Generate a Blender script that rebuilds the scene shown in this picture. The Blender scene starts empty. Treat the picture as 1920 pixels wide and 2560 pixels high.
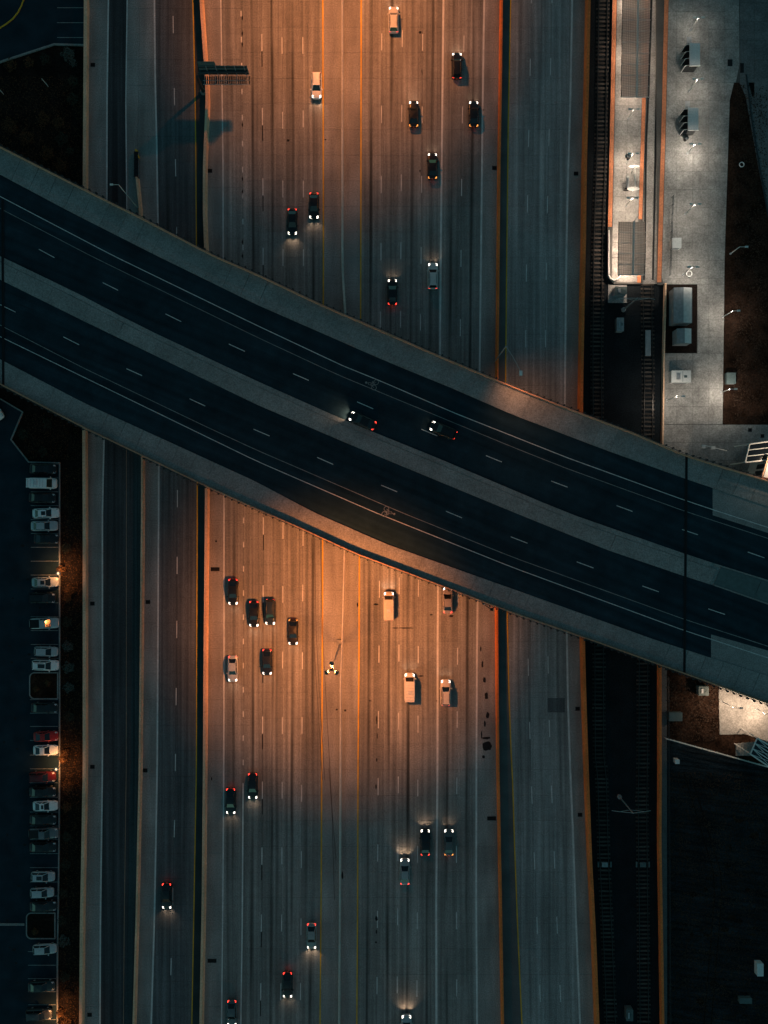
import bpy, math, random
from math import radians as R, sin, cos, pi
random.seed(11)
sc = bpy.context.scene
col = sc.collection

# ---------------------------------------------------------------- camera, sky, moon, exposure
H = 150.0            # camera height above the road, metres
PPM = 13.6           # survey grid units per metre on the road (1920 x 2560 units over the site)
cam_d = bpy.data.cameras.new('camera'); cam = bpy.data.objects.new('camera', cam_d); col.objects.link(cam)
cam.location = (0, 0, H); cam.rotation_euler = (0, 0, 0)
cam_d.sensor_fit = 'VERTICAL'; cam_d.sensor_height = 36.0
cam_d.lens = 36.0 * (PPM * H) / 2560.0
cam_d.clip_start = 1.0; cam_d.clip_end = 2000.0
sc.camera = cam
w = bpy.data.worlds.new('World'); sc.world = w; w.use_nodes = True
nt = w.node_tree; nt.nodes.clear()
sky = nt.nodes.new('ShaderNodeTexSky'); sky.sky_type = 'NISHITA'; sky.sun_disc = False
sky.sun_elevation = R(35); sky.sun_rotation = R(200); sky.altitude = 1600
mul = nt.nodes.new('ShaderNodeMixRGB'); mul.blend_type = 'MULTIPLY'; mul.inputs[0].default_value = 1
mul.inputs[2].default_value = (0.43, 0.88, 0.66, 1)      # city night air: greener and greyer than clear day sky
bg = nt.nodes.new('ShaderNodeBackground'); bg.inputs[1].default_value = 0.060
wo = nt.nodes.new('ShaderNodeOutputWorld')
nt.links.new(sky.outputs[0], mul.inputs[1]); nt.links.new(mul.outputs[0], bg.inputs[0]); nt.links.new(bg.outputs[0], wo.inputs[0])
sd = bpy.data.lights.new('moon', 'SUN'); sd.energy = 0.035; sd.angle = R(8); sd.color = (0.6, 0.85, 1.0)
so = bpy.data.objects.new('moon', sd); col.objects.link(so); so.rotation_euler = (R(55), 0, R(160))
sc.view_settings.view_transform = 'Standard'; sc.view_settings.look = 'None'
sc.view_settings.exposure = 0; sc.view_settings.gamma = 1; sc.view_settings.use_curve_mapping = False
sc.render.engine = 'CYCLES'
sc.cycles.use_denoising = True
sc.cycles.max_bounces = 4; sc.cycles.diffuse_bounces = 2; sc.cycles.glossy_bounces = 2
sc.cycles.transparent_max_bounces = 6; sc.cycles.caustics_reflective = False; sc.cycles.caustics_refractive = False
sc.cycles.sample_clamp_indirect = 3.0

SODIUM = (1.0, 0.303, 0.078)
K_MAST = 45000.0

# ---------------------------------------------------------------- helpers
def at(x, y, z=0.0):
    """survey grid (x right, y down, 13.6 units per metre as seen from above the site's centre) -> metres"""
    k = (H - z) / H / PPM
    return ((x - 960) * k, (1280 - y) * k, z)

def crv(pts):
    pts = sorted(pts)
    def f(t):
        if t <= pts[0][0]: a, b = pts[0], pts[1]
        elif t >= pts[-1][0]: a, b = pts[-2], pts[-1]
        else:
            for i in range(len(pts) - 1):
                if pts[i][0] <= t <= pts[i + 1][0]:
                    a, b = pts[i], pts[i + 1]; break
        return a[1] + (b[1] - a[1]) * (t - a[0]) / (b[0] - a[0])
    return f

def tag(o, label=None, cat=None, group=None, kind=None):
    if label: o['label'] = label
    if cat: o['category'] = cat
    if group: o['group'] = group
    if kind: o['kind'] = kind
    return o

def empty(name, loc=(0, 0, 0), rz=0.0, label=None, cat=None, group=None):
    o = bpy.data.objects.new(name, None); col.objects.link(o)
    o.location = loc; o.rotation_euler = (0, 0, rz); o.empty_display_size = 0.3
    return tag(o, label, cat, group)

class MB:
    def __init__(s): s.v = []; s.f = []; s.uv = []
    def quad(s, a, b, c, d, uv=None):
        n = len(s.v); s.v += [tuple(a), tuple(b), tuple(c), tuple(d)]; s.f.append((n, n + 1, n + 2, n + 3))
        s.uv += list(uv) if uv else [(0, 0)] * 4
        return s
    def tri(s, a, b, c):
        n = len(s.v); s.v += [tuple(a), tuple(b), tuple(c)]; s.f.append((n, n + 1, n + 2)); s.uv += [(0, 0)] * 3
    def poly(s, pts):
        n = len(s.v); s.v += [tuple(p) for p in pts]; s.f.append(tuple(range(n, n + len(pts)))); s.uv += [(0, 0)] * len(pts)
        return s
    def prism(s, top, h, flip=False):
        """top: ccw list of points; extruded straight down by h"""
        n = len(s.v); m = len(top)
        s.v += [tuple(p) for p in top] + [(p[0], p[1], p[2] - h) for p in top]
        s.uv += [(0, 0)] * (2 * m)
        s.f.append(tuple(range(n, n + m))); s.f.append(tuple(range(n + 2 * m - 1, n + m - 1, -1)))
        for i in range(m):
            j = (i + 1) % m; s.f.append((n + i, n + m + i, n + m + j, n + j))
        return s
    def box(s, x0, x1, y0, y1, z0, z1):
        return s.prism([(x0, y0, z1), (x1, y0, z1), (x1, y1, z1), (x0, y1, z1)], z1 - z0)
    def tube(s, pts, r, n=8, r2=None):
        base = len(s.v); m = len(pts)
        for i, p in enumerate(pts):
            a = pts[max(0, i - 1)]; b = pts[min(m - 1, i + 1)]
            d = [b[k] - a[k] for k in range(3)]; L = math.sqrt(sum(q * q for q in d)) or 1; d = [q / L for q in d]
            u = (0, 0, 1) if abs(d[2]) < 0.9 else (1, 0, 0)
            e = (d[1] * u[2] - d[2] * u[1], d[2] * u[0] - d[0] * u[2], d[0] * u[1] - d[1] * u[0])
            L = math.sqrt(sum(q * q for q in e)); e = [q / L for q in e]
            g = (d[1] * e[2] - d[2] * e[1], d[2] * e[0] - d[0] * e[2], d[0] * e[1] - d[1] * e[0])
            rr = r if r2 is None else r + (r2 - r) * i / (m - 1)
            for k in range(n):
                t = 2 * pi * k / n
                s.v.append(tuple(p[q] + rr * (cos(t) * e[q] + sin(t) * g[q]) for q in range(3))); s.uv.append((0, 0))
        for i in range(m - 1):
            for k in range(n):
                k2 = (k + 1) % n
                s.f.append((base + i * n + k, base + i * n + k2, base + (i + 1) * n + k2, base + (i + 1) * n + k))
        s.f.append(tuple(base + k for k in range(n - 1, -1, -1))); s.f.append(tuple(base + (m - 1) * n + k for k in range(n)))
        return s
    def cyl(s, x, y, z0, z1, r, n=12, r2=None):
        return s.tube([(x, y, z0), (x, y, z1)], r, n, r2)
    def ring(s, x, y, z, r, t=0.05, n=20, sx=1.0, sy=1.0, h=0.0):
        for k in range(n):
            a = 2 * pi * k / n; b = 2 * pi * (k + 1) / n
            p = [(x + (r - t) * cos(a) * sx, y + (r - t) * sin(a) * sy, z), (x + (r + t) * cos(a) * sx, y + (r + t) * sin(a) * sy, z),
                 (x + (r + t) * cos(b) * sx, y + (r + t) * sin(b) * sy, z), (x + (r - t) * cos(b) * sx, y + (r - t) * sin(b) * sy, z)]
            if h: s.prism(p, h)
            else: s.quad(*p)
        return s
    def mesh(s, name, mat=None, smooth=False):
        me = bpy.data.meshes.new(name); me.from_pydata(s.v, [], s.f)
        if any(u != (0, 0) for u in s.uv):
            l = me.uv_layers.new(name='UVMap')
            for p in me.polygons:
                for li in p.loop_indices: l.data[li].uv = s.uv[me.loops[li].vertex_index]
        if mat: me.materials.append(mat)
        if smooth:
            for p in me.polygons: p.use_smooth = True
        return me
    def build(s, name, mat=None, parent=None, smooth=False):
        o = bpy.data.objects.new(name, s.mesh(name, mat, smooth)); col.objects.link(o)
        if parent: o.parent = parent
        return o

def fixnorm(me):
    import bmesh
    bm = bmesh.new(); bm.from_mesh(me); bmesh.ops.recalc_face_normals(bm, faces=bm.faces); bm.to_mesh(me); bm.free()

def link(name, me, parent=None, loc=None):
    o = bpy.data.objects.new(name, me); col.objects.link(o)
    if parent: o.parent = parent
    if loc: o.location = loc
    return o

# ---------------------------------------------------------------- materials
def newmat(name):
    m = bpy.data.materials.new(name); m.use_nodes = True; t = m.node_tree
    return m, t, t.nodes['Principled BSDF']

def N(t, typ, **kw):
    n = t.nodes.new(typ)
    for k, v in kw.items(): setattr(n, k, v)
    return n

def noise_col(t, base, src, layers):
    """multiply base by noise layers (scale, lo, hi, detail, mapping scale)"""
    cur = N(t, 'ShaderNodeRGB'); cur.outputs[0].default_value = (*base, 1); cur = cur.outputs[0]
    for (scale, lo, hi, det, ms) in layers:
        s = src
        if ms:
            if len(ms) == 4:      # rotate first so that the streaks follow the road
                m0 = N(t, 'ShaderNodeMapping'); m0.inputs['Rotation'].default_value = (0, 0, ms[3]); t.links.new(src, m0.inputs[0]); s = m0.outputs[0]
            mp = N(t, 'ShaderNodeMapping'); mp.inputs['Scale'].default_value = ms[:3]; t.links.new(s, mp.inputs[0]); s = mp.outputs[0]
        nz = N(t, 'ShaderNodeTexNoise'); nz.inputs['Scale'].default_value = scale; nz.inputs['Detail'].default_value = det
        t.links.new(s, nz.inputs['Vector'])
        mr = N(t, 'ShaderNodeMapRange'); mr.inputs[1].default_value = 0.3; mr.inputs[2].default_value = 0.7
        mr.inputs[3].default_value = lo; mr.inputs[4].default_value = hi; t.links.new(nz.outputs['Fac'], mr.inputs[0])
        mx = N(t, 'ShaderNodeVectorMath', operation='SCALE'); t.links.new(cur, mx.inputs[0]); t.links.new(mr.outputs[0], mx.inputs['Scale'])
        cur = mx.outputs[0]
    return cur

def surf(name, base, rough=0.85, layers=((6, .8, 1.2, 3, None), (.25, .8, 1.15, 2, None)), metal=0.0, bump=0.0, bscale=8, obj=False, rnd=0.0, spec=0.3):
    m, t, b = newmat(name)
    if obj: src = N(t, 'ShaderNodeTexCoord').outputs['Object']
    else: src = N(t, 'ShaderNodeNewGeometry').outputs['Position']
    c = noise_col(t, base, src, layers)
    if rnd:
        oi = N(t, 'ShaderNodeObjectInfo'); mr = N(t, 'ShaderNodeMapRange'); mr.inputs[3].default_value = 1 - rnd; mr.inputs[4].default_value = 1 + rnd
        t.links.new(oi.outputs['Random'], mr.inputs[0]); mx = N(t, 'ShaderNodeVectorMath', operation='SCALE')
        t.links.new(c, mx.inputs[0]); t.links.new(mr.outputs[0], mx.inputs['Scale']); c = mx.outputs[0]
    t.links.new(c, b.inputs['Base Color'])
    b.inputs['Roughness'].default_value = rough; b.inputs['Metallic'].default_value = metal; b.inputs['Specular IOR Level'].default_value = spec
    if bump:
        nz = N(t, 'ShaderNodeTexNoise'); nz.inputs['Scale'].default_value = bscale; nz.inputs['Detail'].default_value = 4; t.links.new(src, nz.inputs['Vector'])
        bp = N(t, 'ShaderNodeBump'); bp.inputs['Strength'].default_value = bump; bp.inputs['Distance'].default_value = 0.05
        t.links.new(nz.outputs['Fac'], bp.inputs['Height']); t.links.new(bp.outputs[0], b.inputs['Normal'])
    return m

def lane_mat(name, base, oil, rnd=0.06):
    """worn lane pavement: oil streak along the lane centre, polished wheel tracks, sealed stains, grain"""
    m, t, b = newmat(name)
    src = N(t, 'ShaderNodeNewGeometry').outputs['Position']
    c = noise_col(t, base, src, [(5, .68, 1.32, 4, None), (.9, .92, 1.08, 3, None), (1.0, .66, 1.25, 3, (1.1, .010, 1)), (.05, .85, 1.15, 2, None), (2.2, .8, 1.15, 3, (1.0, .02, 1)), (.16, .82, 1.15, 3, (1, .35, 1))])
    uv = N(t, 'ShaderNodeTexCoord').outputs['UV']
    sp = N(t, 'ShaderNodeSeparateXYZ'); t.links.new(uv, sp.inputs[0])
    wob = N(t, 'ShaderNodeTexNoise'); wob.inputs['Scale'].default_value = .06; t.links.new(src, wob.inputs['Vector'])
    fr = N(t, 'ShaderNodeMath', operation='FRACT'); t.links.new(sp.outputs[0], fr.inputs[0])
    fcur = c
    for (centre, width, amt) in ((.5, .13, oil), (.24, .12, oil * .25), (.78, .12, oil * .25)):
        d = N(t, 'ShaderNodeMath', operation='SUBTRACT'); t.links.new(fr.outputs[0], d.inputs[0]); d.inputs[1].default_value = centre
        a = N(t, 'ShaderNodeMath', operation='ABSOLUTE'); t.links.new(d.outputs[0], a.inputs[0])
        mr = N(t, 'ShaderNodeMapRange', interpolation_type='SMOOTHSTEP'); mr.inputs[1].default_value = 0; mr.inputs[2].default_value = width
        mr.inputs[3].default_value = 1 - amt; mr.inputs[4].default_value = 1; t.links.new(a.outputs[0], mr.inputs[0])
        # the streak fades in and out along the road
        ln = N(t, 'ShaderNodeTexNoise'); ln.inputs['Scale'].default_value = 1.0; ln.inputs['Detail'].default_value = 2
        mp = N(t, 'ShaderNodeMapping'); mp.inputs['Scale'].default_value = (.35, .03, 1); mp.inputs['Location'].default_value = (centre * 50, 0, 0)
        t.links.new(src, mp.inputs[0]); t.links.new(mp.outputs[0], ln.inputs['Vector'])
        f2 = N(t, 'ShaderNodeMapRange'); f2.inputs[1].default_value = .35; f2.inputs[2].default_value = .6; t.links.new(ln.outputs['Fac'], f2.inputs[0])
        mixf = N(t, 'ShaderNodeMix'); mixf.inputs[2].default_value = 1.0
        t.links.new(f2.outputs[0], mixf.inputs[0]); t.links.new(mr.outputs[0], mixf.inputs[3])
        mx = N(t, 'ShaderNodeVectorMath', operation='SCALE'); t.links.new(fcur, mx.inputs[0]); t.links.new(mixf.outputs[0], mx.inputs['Scale']); fcur = mx.outputs[0]
    if rnd:
        oi = N(t, 'ShaderNodeObjectInfo'); mr = N(t, 'ShaderNodeMapRange'); mr.inputs[3].default_value = 1 - rnd; mr.inputs[4].default_value = 1 + rnd
        t.links.new(oi.outputs['Random'], mr.inputs[0]); mx = N(t, 'ShaderNodeVectorMath', operation='SCALE')
        t.links.new(fcur, mx.inputs[0]); t.links.new(mr.outputs[0], mx.inputs['Scale']); fcur = mx.outputs[0]
    t.links.new(fcur, b.inputs['Base Color']); b.inputs['Roughness'].default_value = .85; b.inputs['Specular IOR Level'].default_value = .1
    return m

def emis(name, c, s):
    m, t, b = newmat(name); b.inputs['Base Color'].default_value = (*c, 1)
    b.inputs['Emission Color'].default_value = (*c, 1); b.inputs['Emission Strength'].default_value = s; return m

def paint(name, c, rough=.3, metal=.3, coat=.4):
    m, t, b = newmat(name)
    src = N(t, 'ShaderNodeTexCoord').outputs['Object']
    t.links.new(noise_col(t, c, src, [(3, .92, 1.08, 3, None)]), b.inputs['Base Color'])
    b.inputs['Roughness'].default_value = rough; b.inputs['Metallic'].default_value = metal; b.inputs['Coat Weight'].default_value = coat
    return m

M = {}
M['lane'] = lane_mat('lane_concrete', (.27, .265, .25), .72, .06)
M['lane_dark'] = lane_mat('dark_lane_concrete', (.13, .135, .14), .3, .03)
M['lane_right'] = lane_mat('outer_lane_concrete', (.31, .31, .30), .3, .05)
M['shoulder'] = surf('shoulder_concrete', (.31, .30, .285), layers=((5, .66, 1.32, 4, None), (.8, .8, 1.12, 3, (1, .1, 1)), (.12, .75, 1.12, 2, None)), rnd=.05, bump=.3)
M['gutter'] = surf('gutter_concrete', (.055, .058, .06), spec=.05)
M['dark_shoulder'] = surf('dark_shoulder_concrete', (.13, .13, .13), spec=.1)  # even darker tone for the strip right of the wall
M['ramp_asphalt'] = lane_mat('ramp_asphalt', (.065, .07, .075), .3, 0)
M['joint'] = surf('joint_filler', (.09, .09, .085))
M['asphalt'] = surf('bridge_asphalt', (.016, .034, .045), layers=((9, .75, 1.25, 4, None), (.15, .85, 1.15, 3, None), (1.0, .75, 1.3, 3, (.02, .8, 1, R(22.5))), (.5, .85, 1.2, 4, None)), bump=.2, spec=.05)
M['lot'] = surf('lot_asphalt', (.017, .034, .046), layers=((9, .75, 1.3, 4, None), (.3, .7, 1.2, 3, None)), bump=.2, spec=.05)
M['walk'] = surf('walk_concrete', (.27, .27, .26), layers=((5, .68, 1.3, 4, None), (.3, .85, 1.1, 3, None), (1.6, .9, 1.08, 4, None)), rnd=.05, bump=.3)
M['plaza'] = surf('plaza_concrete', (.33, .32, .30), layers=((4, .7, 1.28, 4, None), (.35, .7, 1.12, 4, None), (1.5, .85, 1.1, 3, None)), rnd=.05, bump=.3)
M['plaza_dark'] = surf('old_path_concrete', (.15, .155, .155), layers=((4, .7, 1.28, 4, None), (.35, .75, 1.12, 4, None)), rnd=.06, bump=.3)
M['wall_tan_glow'] = surf('glow_tan_wall', (.90, .56, .36), layers=((3, .8, 1.15, 4, None), (.2, .8, 1.1, 3, None)), bump=.4)  # tan reddened: sodium glow on the walls put into the base colour
M['wall_orange_glow'] = surf('glow_orange_wall', (.92, .24, .06), layers=((3, .75, 1.15, 4, None), (.2, .75, 1.1, 3, None)), bump=.4)  # orange of sodium-lit wall faces put into the base colour
M['wall_brown'] = surf('brown_wall', (.40, .26, .18), layers=((3, .75, 1.15, 4, None), (.2, .75, 1.1, 3, None)), bump=.4)
M['wall_pale'] = surf('pale_wall', (.62, .6, .55), layers=((3, .8, 1.15, 4, None), (.2, .8, 1.1, 3, None)), bump=.3)
M['parapet'] = surf('glow_tinted_parapet', (.60, .31, .20), layers=((3, .8, 1.15, 4, None), (.2, .85, 1.1, 3, None)), bump=.4)  # concrete tinted orange to carry sodium glow along the bridge edges
M['white_line'] = surf('white_road_paint', (.85, .85, .82), layers=((7, .55, 1.08, 4, None), (.6, .8, 1.05, 3, None)))
M['faint_line'] = surf('faint_road_paint', (.34, .35, .34), layers=((7, .6, 1.2, 4, None), (.6, .7, 1.1, 3, None)))
M['yellow_line'] = surf('yellow_road_paint', (.95, .52, .04), layers=((7, .6, 1.1, 4, None), (.3, .75, 1.08, 3, None)))
M['black_paint'] = surf('black_road_paint', (.012, .012, .014), layers=((7, .7, 1.3, 3, None),))
M['tyre'] = surf('tyre_mark', (.09, .08, .075), layers=((7, .7, 1.3, 3, None),))
M['soil'] = surf('mulch_soil', (.016, .011, .009), layers=((3, .4, 1.5, 5, None), (.3, .6, 1.4, 3, None)), bump=1, bscale=4, spec=.05)
M['field'] = surf('field_grass_ground', (.016, .022, .026), layers=((4, .5, 1.5, 5, None), (.25, .6, 1.4, 3, None), (1.6, .45, 1.6, 2, (.07, 1, 1, R(8)))), bump=1, bscale=3, spec=.05)
M['brownbed'] = surf('brown_planting_bed', (.032, .017, .011), layers=((3, .4, 1.5, 5, None), (.35, .3, 1.5, 3, None)), bump=1, bscale=4, spec=.05)
M['ballast'] = surf('rail_ballast', (.013, .017, .02), layers=((5, .5, 1.5, 4, None), (.3, .8, 1.2, 2, None)), bump=1, bscale=7, spec=.05)
M['tie'] = surf('concrete_tie', (.06, .05, .042), rnd=.55)
M['steel'] = surf('rail_steel', (.07, .065, .06), rough=.35, metal=.7)
M['railbright'] = surf('worn_rail_head', (.03, .034, .036), rough=.5, metal=.4)
M['galv'] = surf('galvanised_steel', (.42, .44, .45), rough=.45, metal=.5, layers=((4, .85, 1.1, 3, None),))
M['dark_steel'] = surf('dark_painted_steel', (.035, .045, .05), rough=.5, metal=.3, layers=((4, .8, 1.2, 3, None),))
M['white_steel'] = surf('white_painted_steel', (.75, .75, .72), rough=.5, layers=((4, .85, 1.05, 3, None),))
M['tactile'] = surf('orange_tactile_strip', (.66, .25, .12), layers=((3, .75, 1.1, 3, None), (.4, .8, 1.1, 2, None)), bump=.8, bscale=10)
M['roof_grey'] = surf('grey_roof_metal', (.3, .32, .33), rough=.5, layers=((2, .8, 1.1, 3, None), (6, .9, 1.05, 2, (1, .1, 1))))
M['roof_light'] = surf('light_roof_metal', (.62, .62, .6), rough=.5, layers=((2, .85, 1.08, 3, None),))
M['cab_teal'] = surf('green_cabinet', (.10, .14, .14), rough=.5, layers=((2, .8, 1.1, 3, None),))
M['black'] = surf('black_plastic', (.012, .012, .013), rough=.4)
M['glassdark'] = paint('dark_car_glass', (.008, .011, .014), .08, 0, .6)
M['rubber'] = surf('tyre_rubber', (.015, .015, .015), obj=True)
M['grate'] = surf('iron_grate', (.015, .015, .016), metal=.4, rough=.6)
M['head_on'] = emis('headlight_lit', (1, .9, .76), 5)
M['head_off'] = surf('headlight_lens', (.6, .62, .64), rough=.2, obj=True)
M['tail_on'] = emis('tail_light_lit', (1, .05, .03), 5)
M['tail_dim'] = emis('tail_light_orange', (1, .33, .06), 3)
M['tail_off'] = surf('tail_lens', (.25, .01, .01), rough=.3, obj=True)
M['lamp_sodium'] = emis('sodium_lens', (1, .75, .45), 4)
M['lamp_white'] = emis('station_lamp_lens', (1, .93, .84), 8)
M['lamp_orange'] = emis('garden_lamp_lens', (1, .5, .2), 6)
M['leaf_dark'] = surf('dark_leaves', (.03, .035, .022), layers=((2, .5, 1.5, 3, None),))
M['leaf_brown'] = surf('autumn_leaves', (.09, .04, .014), layers=((2, .5, 1.5, 3, None),))
M['leaf_grey'] = surf('grey_green_leaves', (.07, .09, .08), layers=((2, .6, 1.4, 3, None),))
M['leaf_bed'] = surf('dry_bed_grass', (.035, .02, .012), layers=((2, .5, 1.5, 3, None), (.3, .3, 1.8, 3, None)))
M['bark'] = surf('bark', (.07, .05, .035))

def canopy_glass():
    m, t, b = newmat('fritted_canopy_glass')
    src = N(t, 'ShaderNodeTexCoord').outputs['Object']
    br = N(t, 'ShaderNodeTexBrick'); br.offset = 0; br.inputs['Scale'].default_value = 1
    br.inputs['Color1'].default_value = (.75, .72, .68, 1); br.inputs['Color2'].default_value = (.68, .66, .62, 1); br.inputs['Mortar'].default_value = (.25, .25, .25, 1)
    br.inputs['Brick Width'].default_value = .3; br.inputs['Row Height'].default_value = .3; br.inputs['Mortar Size'].default_value = .035
    t.links.new(src, br.inputs['Vector']); t.links.new(br.outputs[0], b.inputs['Base Color']); b.inputs['Roughness'].default_value = .3
    b.inputs['Alpha'].default_value = .7
    tr = N(t, 'ShaderNodeBsdfTranslucent'); t.links.new(br.outputs[0], tr.inputs[0]); mx = N(t, 'ShaderNodeMixShader'); mx.inputs[0].default_value = .7
    t.links.new(b.outputs[0], mx.inputs[1]); t.links.new(tr.outputs[0], mx.inputs[2]); t.links.new(mx.outputs[0], t.nodes['Material Output'].inputs[0])
    return m
M['canopy'] = canopy_glass()

# ---------------------------------------------------------------- ground
g = MB().quad((-400, -400, -.5), (400, -400, -.5), (400, 400, -.5), (-400, 400, -.5)).build('ground', M['field']); tag(g, kind='structure')
def flat(name, pts, z, mat, label=None, h=.3):
    p = [at(x, y, z) for x, y in pts]
    area = sum(p[i][0] * p[(i + 1) % len(p)][1] - p[(i + 1) % len(p)][0] * p[i][1] for i in range(len(p)))
    if area < 0: p = p[::-1]
    o = MB().prism(p, h).build(name, mat); tag(o, label, kind='structure'); return o

# ---------------------------------------------------------------- survey lines of the freeway, x(y)
C = {
 'W1': [(0,220),(472,217),(1076,216),(1280,217),(1920,217),(2305,210),(2560,208)],
 'L1': [(0,271),(250,267.5),(500,267),(1097,260),(1280,256),(1920,256),(2300,251),(2560,250)],
 'L2': [(0,318),(250,314.5),(525,317),(1097,316),(1280,316),(1920,315.6),(2300,310.6),(2560,308.6)],
 'W2': [(0,350),(386,344),(447,345),(544,355),(1160,359),(1280,359),(1920,353),(2300,345),(2560,337.5)],
 'L3': [(0,386),(200,388),(350,391.6),(565,395),(1160,397),(1280,396.6),(1920,393),(2300,386),(2560,378)],
 'D1': [(60,433),(242,436),(420,439),(600,442),(1245,443.6),(1570,442),(1900,438.7),(2070,436),(2420,427.5),(2560,424)],
 'Y1': [(0,482),(200,487),(330,489),(615,491),(1190,493),(1280,493),(1920,491),(2200,486),(2560,479.5)],
 'W3': [(0,505),(120,513),(200,519),(255,521),(350,517),(430,514),(540,514),(624,517),(1220,519),(1280,519),(1600,516),(1920,514),(2250,511),(2560,505)],
 'L4': [(0,552),(130,554),(250,555.5),(400,557.5),(640,558),(1235,560),(1600,560),(1920,559.5),(2200,557.5),(2560,554)],
 'H1': [(30,602.6),(240,605),(300,606),(640,607.6),(1280,609),(1920,608),(2300,605.7),(2560,602)],
 'c1': [(0,654),(100,654.7),(290,656),(460,657.4),(640,657.8),(1310,658.5),(1810,656.5),(1975,656),(2310,653.5),(2560,651)],
 'c2': [(100,705),(300,706.7),(640,707.5),(1310,707.5),(1820,706),(2310,704),(2560,701)],
 'c3': [(100,757),(300,758),(640,758.5),(1310,757.7),(1820,755),(2310,752.5),(2560,750.5)],
 'Y2': [(0,807),(330,808),(640,808.6),(1345,806.7),(1600,806),(1920,804.5),(2250,802.8),(2560,800)],
 'W4': [(0,856),(640,856),(690,857),(785,863),(1370,862),(1600,856),(1700,852),(1920,851.4),(2250,850),(2560,848)],
 'Y3': [(0,903),(640,902),(800,901.6),(1385,898.5),(1600,897.7),(1920,895),(2250,894),(2560,892)],
 'd':  [(100,954.4),(640,952.5),(800,951),(1480,948.6),(1820,946),(2120,944.5),(2560,942)],
 'e':  [(100,1005.7),(640,1002),(800,1001.5),(1470,998),(1820,996.5),(2120,995),(2560,992.6)],
 'f':  [(100,1056.7),(640,1052.8),(800,1051),(1470,1046),(1820,1045),(2120,1044),(2560,1042)],
 'L5': [(0,1108.7),(330,1105),(640,1101.8),(890,1100),(1465,1095),(1600,1094),(1920,1093.7),(2250,1090.6),(2560,1091)],
 'g':  [(110,1159.7),(290,1156),(470,1154),(640,1152.5),(820,1151),(1490,1144.6),(1800,1143),(2150,1141),(2560,1142)],
 'L6': [(0,1210.6),(300,1206),(640,1202.5),(930,1199),(1505,1194),(1600,1192.5),(1920,1191),(2250,1190.5),(2560,1192.5)],
 'W5': [(0,1253),(250,1250),(420,1247),(950,1242),(1530,1241),(1750,1242.6),(1920,1244.5),(2250,1250.7),(2560,1256)],
 'Y4': [(0,1276.6),(300,1270.8),(640,1267),(955,1264),(1533,1268),(1740,1272.7),(1895,1278.5),(1960,1282),(2100,1286),(2350,1295.4),(2560,1305)],
 'h':  [(10,1329),(170,1325.5),(345,1321.7),(510,1318.6),(685,1316),(845,1314),(1665,1320.5),(1825,1324.4),(1985,1329.4),(2150,1336),(2313,1343),(2482,1350)],
 'i':  [(5,1380),(170,1376.5),(343,1372.6),(512,1368.7),(680,1365.6),(845,1363.7),(1660,1370),(1820,1373.4),(1985,1379.5),(2148,1386),(2313,1392.7),(2482,1400.8)],
 'L7': [(0,1430.5),(250,1425.8),(450,1419.7),(640,1416),(800,1414),(1010,1412),(1590,1417),(1750,1419.7),(1920,1425.5),(2080,1432.4),(2300,1440),(2560,1450)],
 'W6': [(0,1466),(250,1461),(400,1456.7),(640,1453.6),(700,1451.7),(1000,1446.7),(1605,1451.7),(1750,1455.5),(1920,1461),(2130,1469),(2320,1478.7),(2560,1488)],
}
F = {k: crv(v) for k, v in C.items()}
Y0, Y1_ = -60, 2620

# bridge edge curves y(x) (as seen at deck level)
B = {
 'NO': [(0,365),(216,474.5),(359,546),(532,636.6),(640,683),(810,763.5),(948.6,823),(1099,889),(1280,965),(1415,1018),(1581,1080),(1716,1137.7),(1920,1200)],
 'NI': [(0,436),(173.6,528.5),(393.5,640),(640,760.5),(968,904),(1134,972),(1280,1036),(1511.5,1124),(1710,1195.5),(1782,1220),(1920,1266)],
 'A':  [(0,491),(284.5,640),(640,812.5),(856,914),(956,954.5),(1134,1031.6),(1280,1089.5),(1419,1144.6),(1710,1250),(1797,1279),(1920,1318.6)],
 'Bl': [(0,521),(227.6,640),(640,841.8),(844.5,937),(1280,1117),(1411,1169),(1715,1279),(1920,1346)],
 'MU': [(0,640),(193,732.6),(347,813.6),(640,951.5),(871.5,1054.7),(1095,1145.4),(1280,1223.5),(1413,1280),(1714,1385),(1781.6,1407),(1920,1450)],
 'ML': [(0,699),(208,802),(640,1010.5),(871.5,1110),(1280,1279),(1511.5,1372.6),(1710,1440),(1781.6,1463),(1920,1511.5)],
 'E':  [(9.6,817.5),(208,919.7),(517,1067.5),(640,1124.5),(1000.7,1280),(1280,1392.3),(1710,1548),(1920,1615.6)],
 'Fl': [(9.6,846),(640,1152),(935,1280),(1280,1418),(1710,1576),(1920,1644.6)],
 'SI': [(7.7,902),(208,1006.5),(640,1204),(782.7,1280),(968,1361),(1280,1471.7),(1639,1600),(1777.7,1644.6),(1920,1690)],
 'SO': [(0,962),(208,1070),(494,1207),(640,1272.7),(736.5,1314.7),(887,1384),(1134,1476.8),(1280,1532.7),(1496,1608),(1710,1685),(1920,1760)],
}
G = {k: crv(v) for k, v in B.items()}
def hidden(x, y):      # lies under the bridge as seen from above
    return G['NO'](x) + 12 < y < G['SO'](x) - 12

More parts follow.
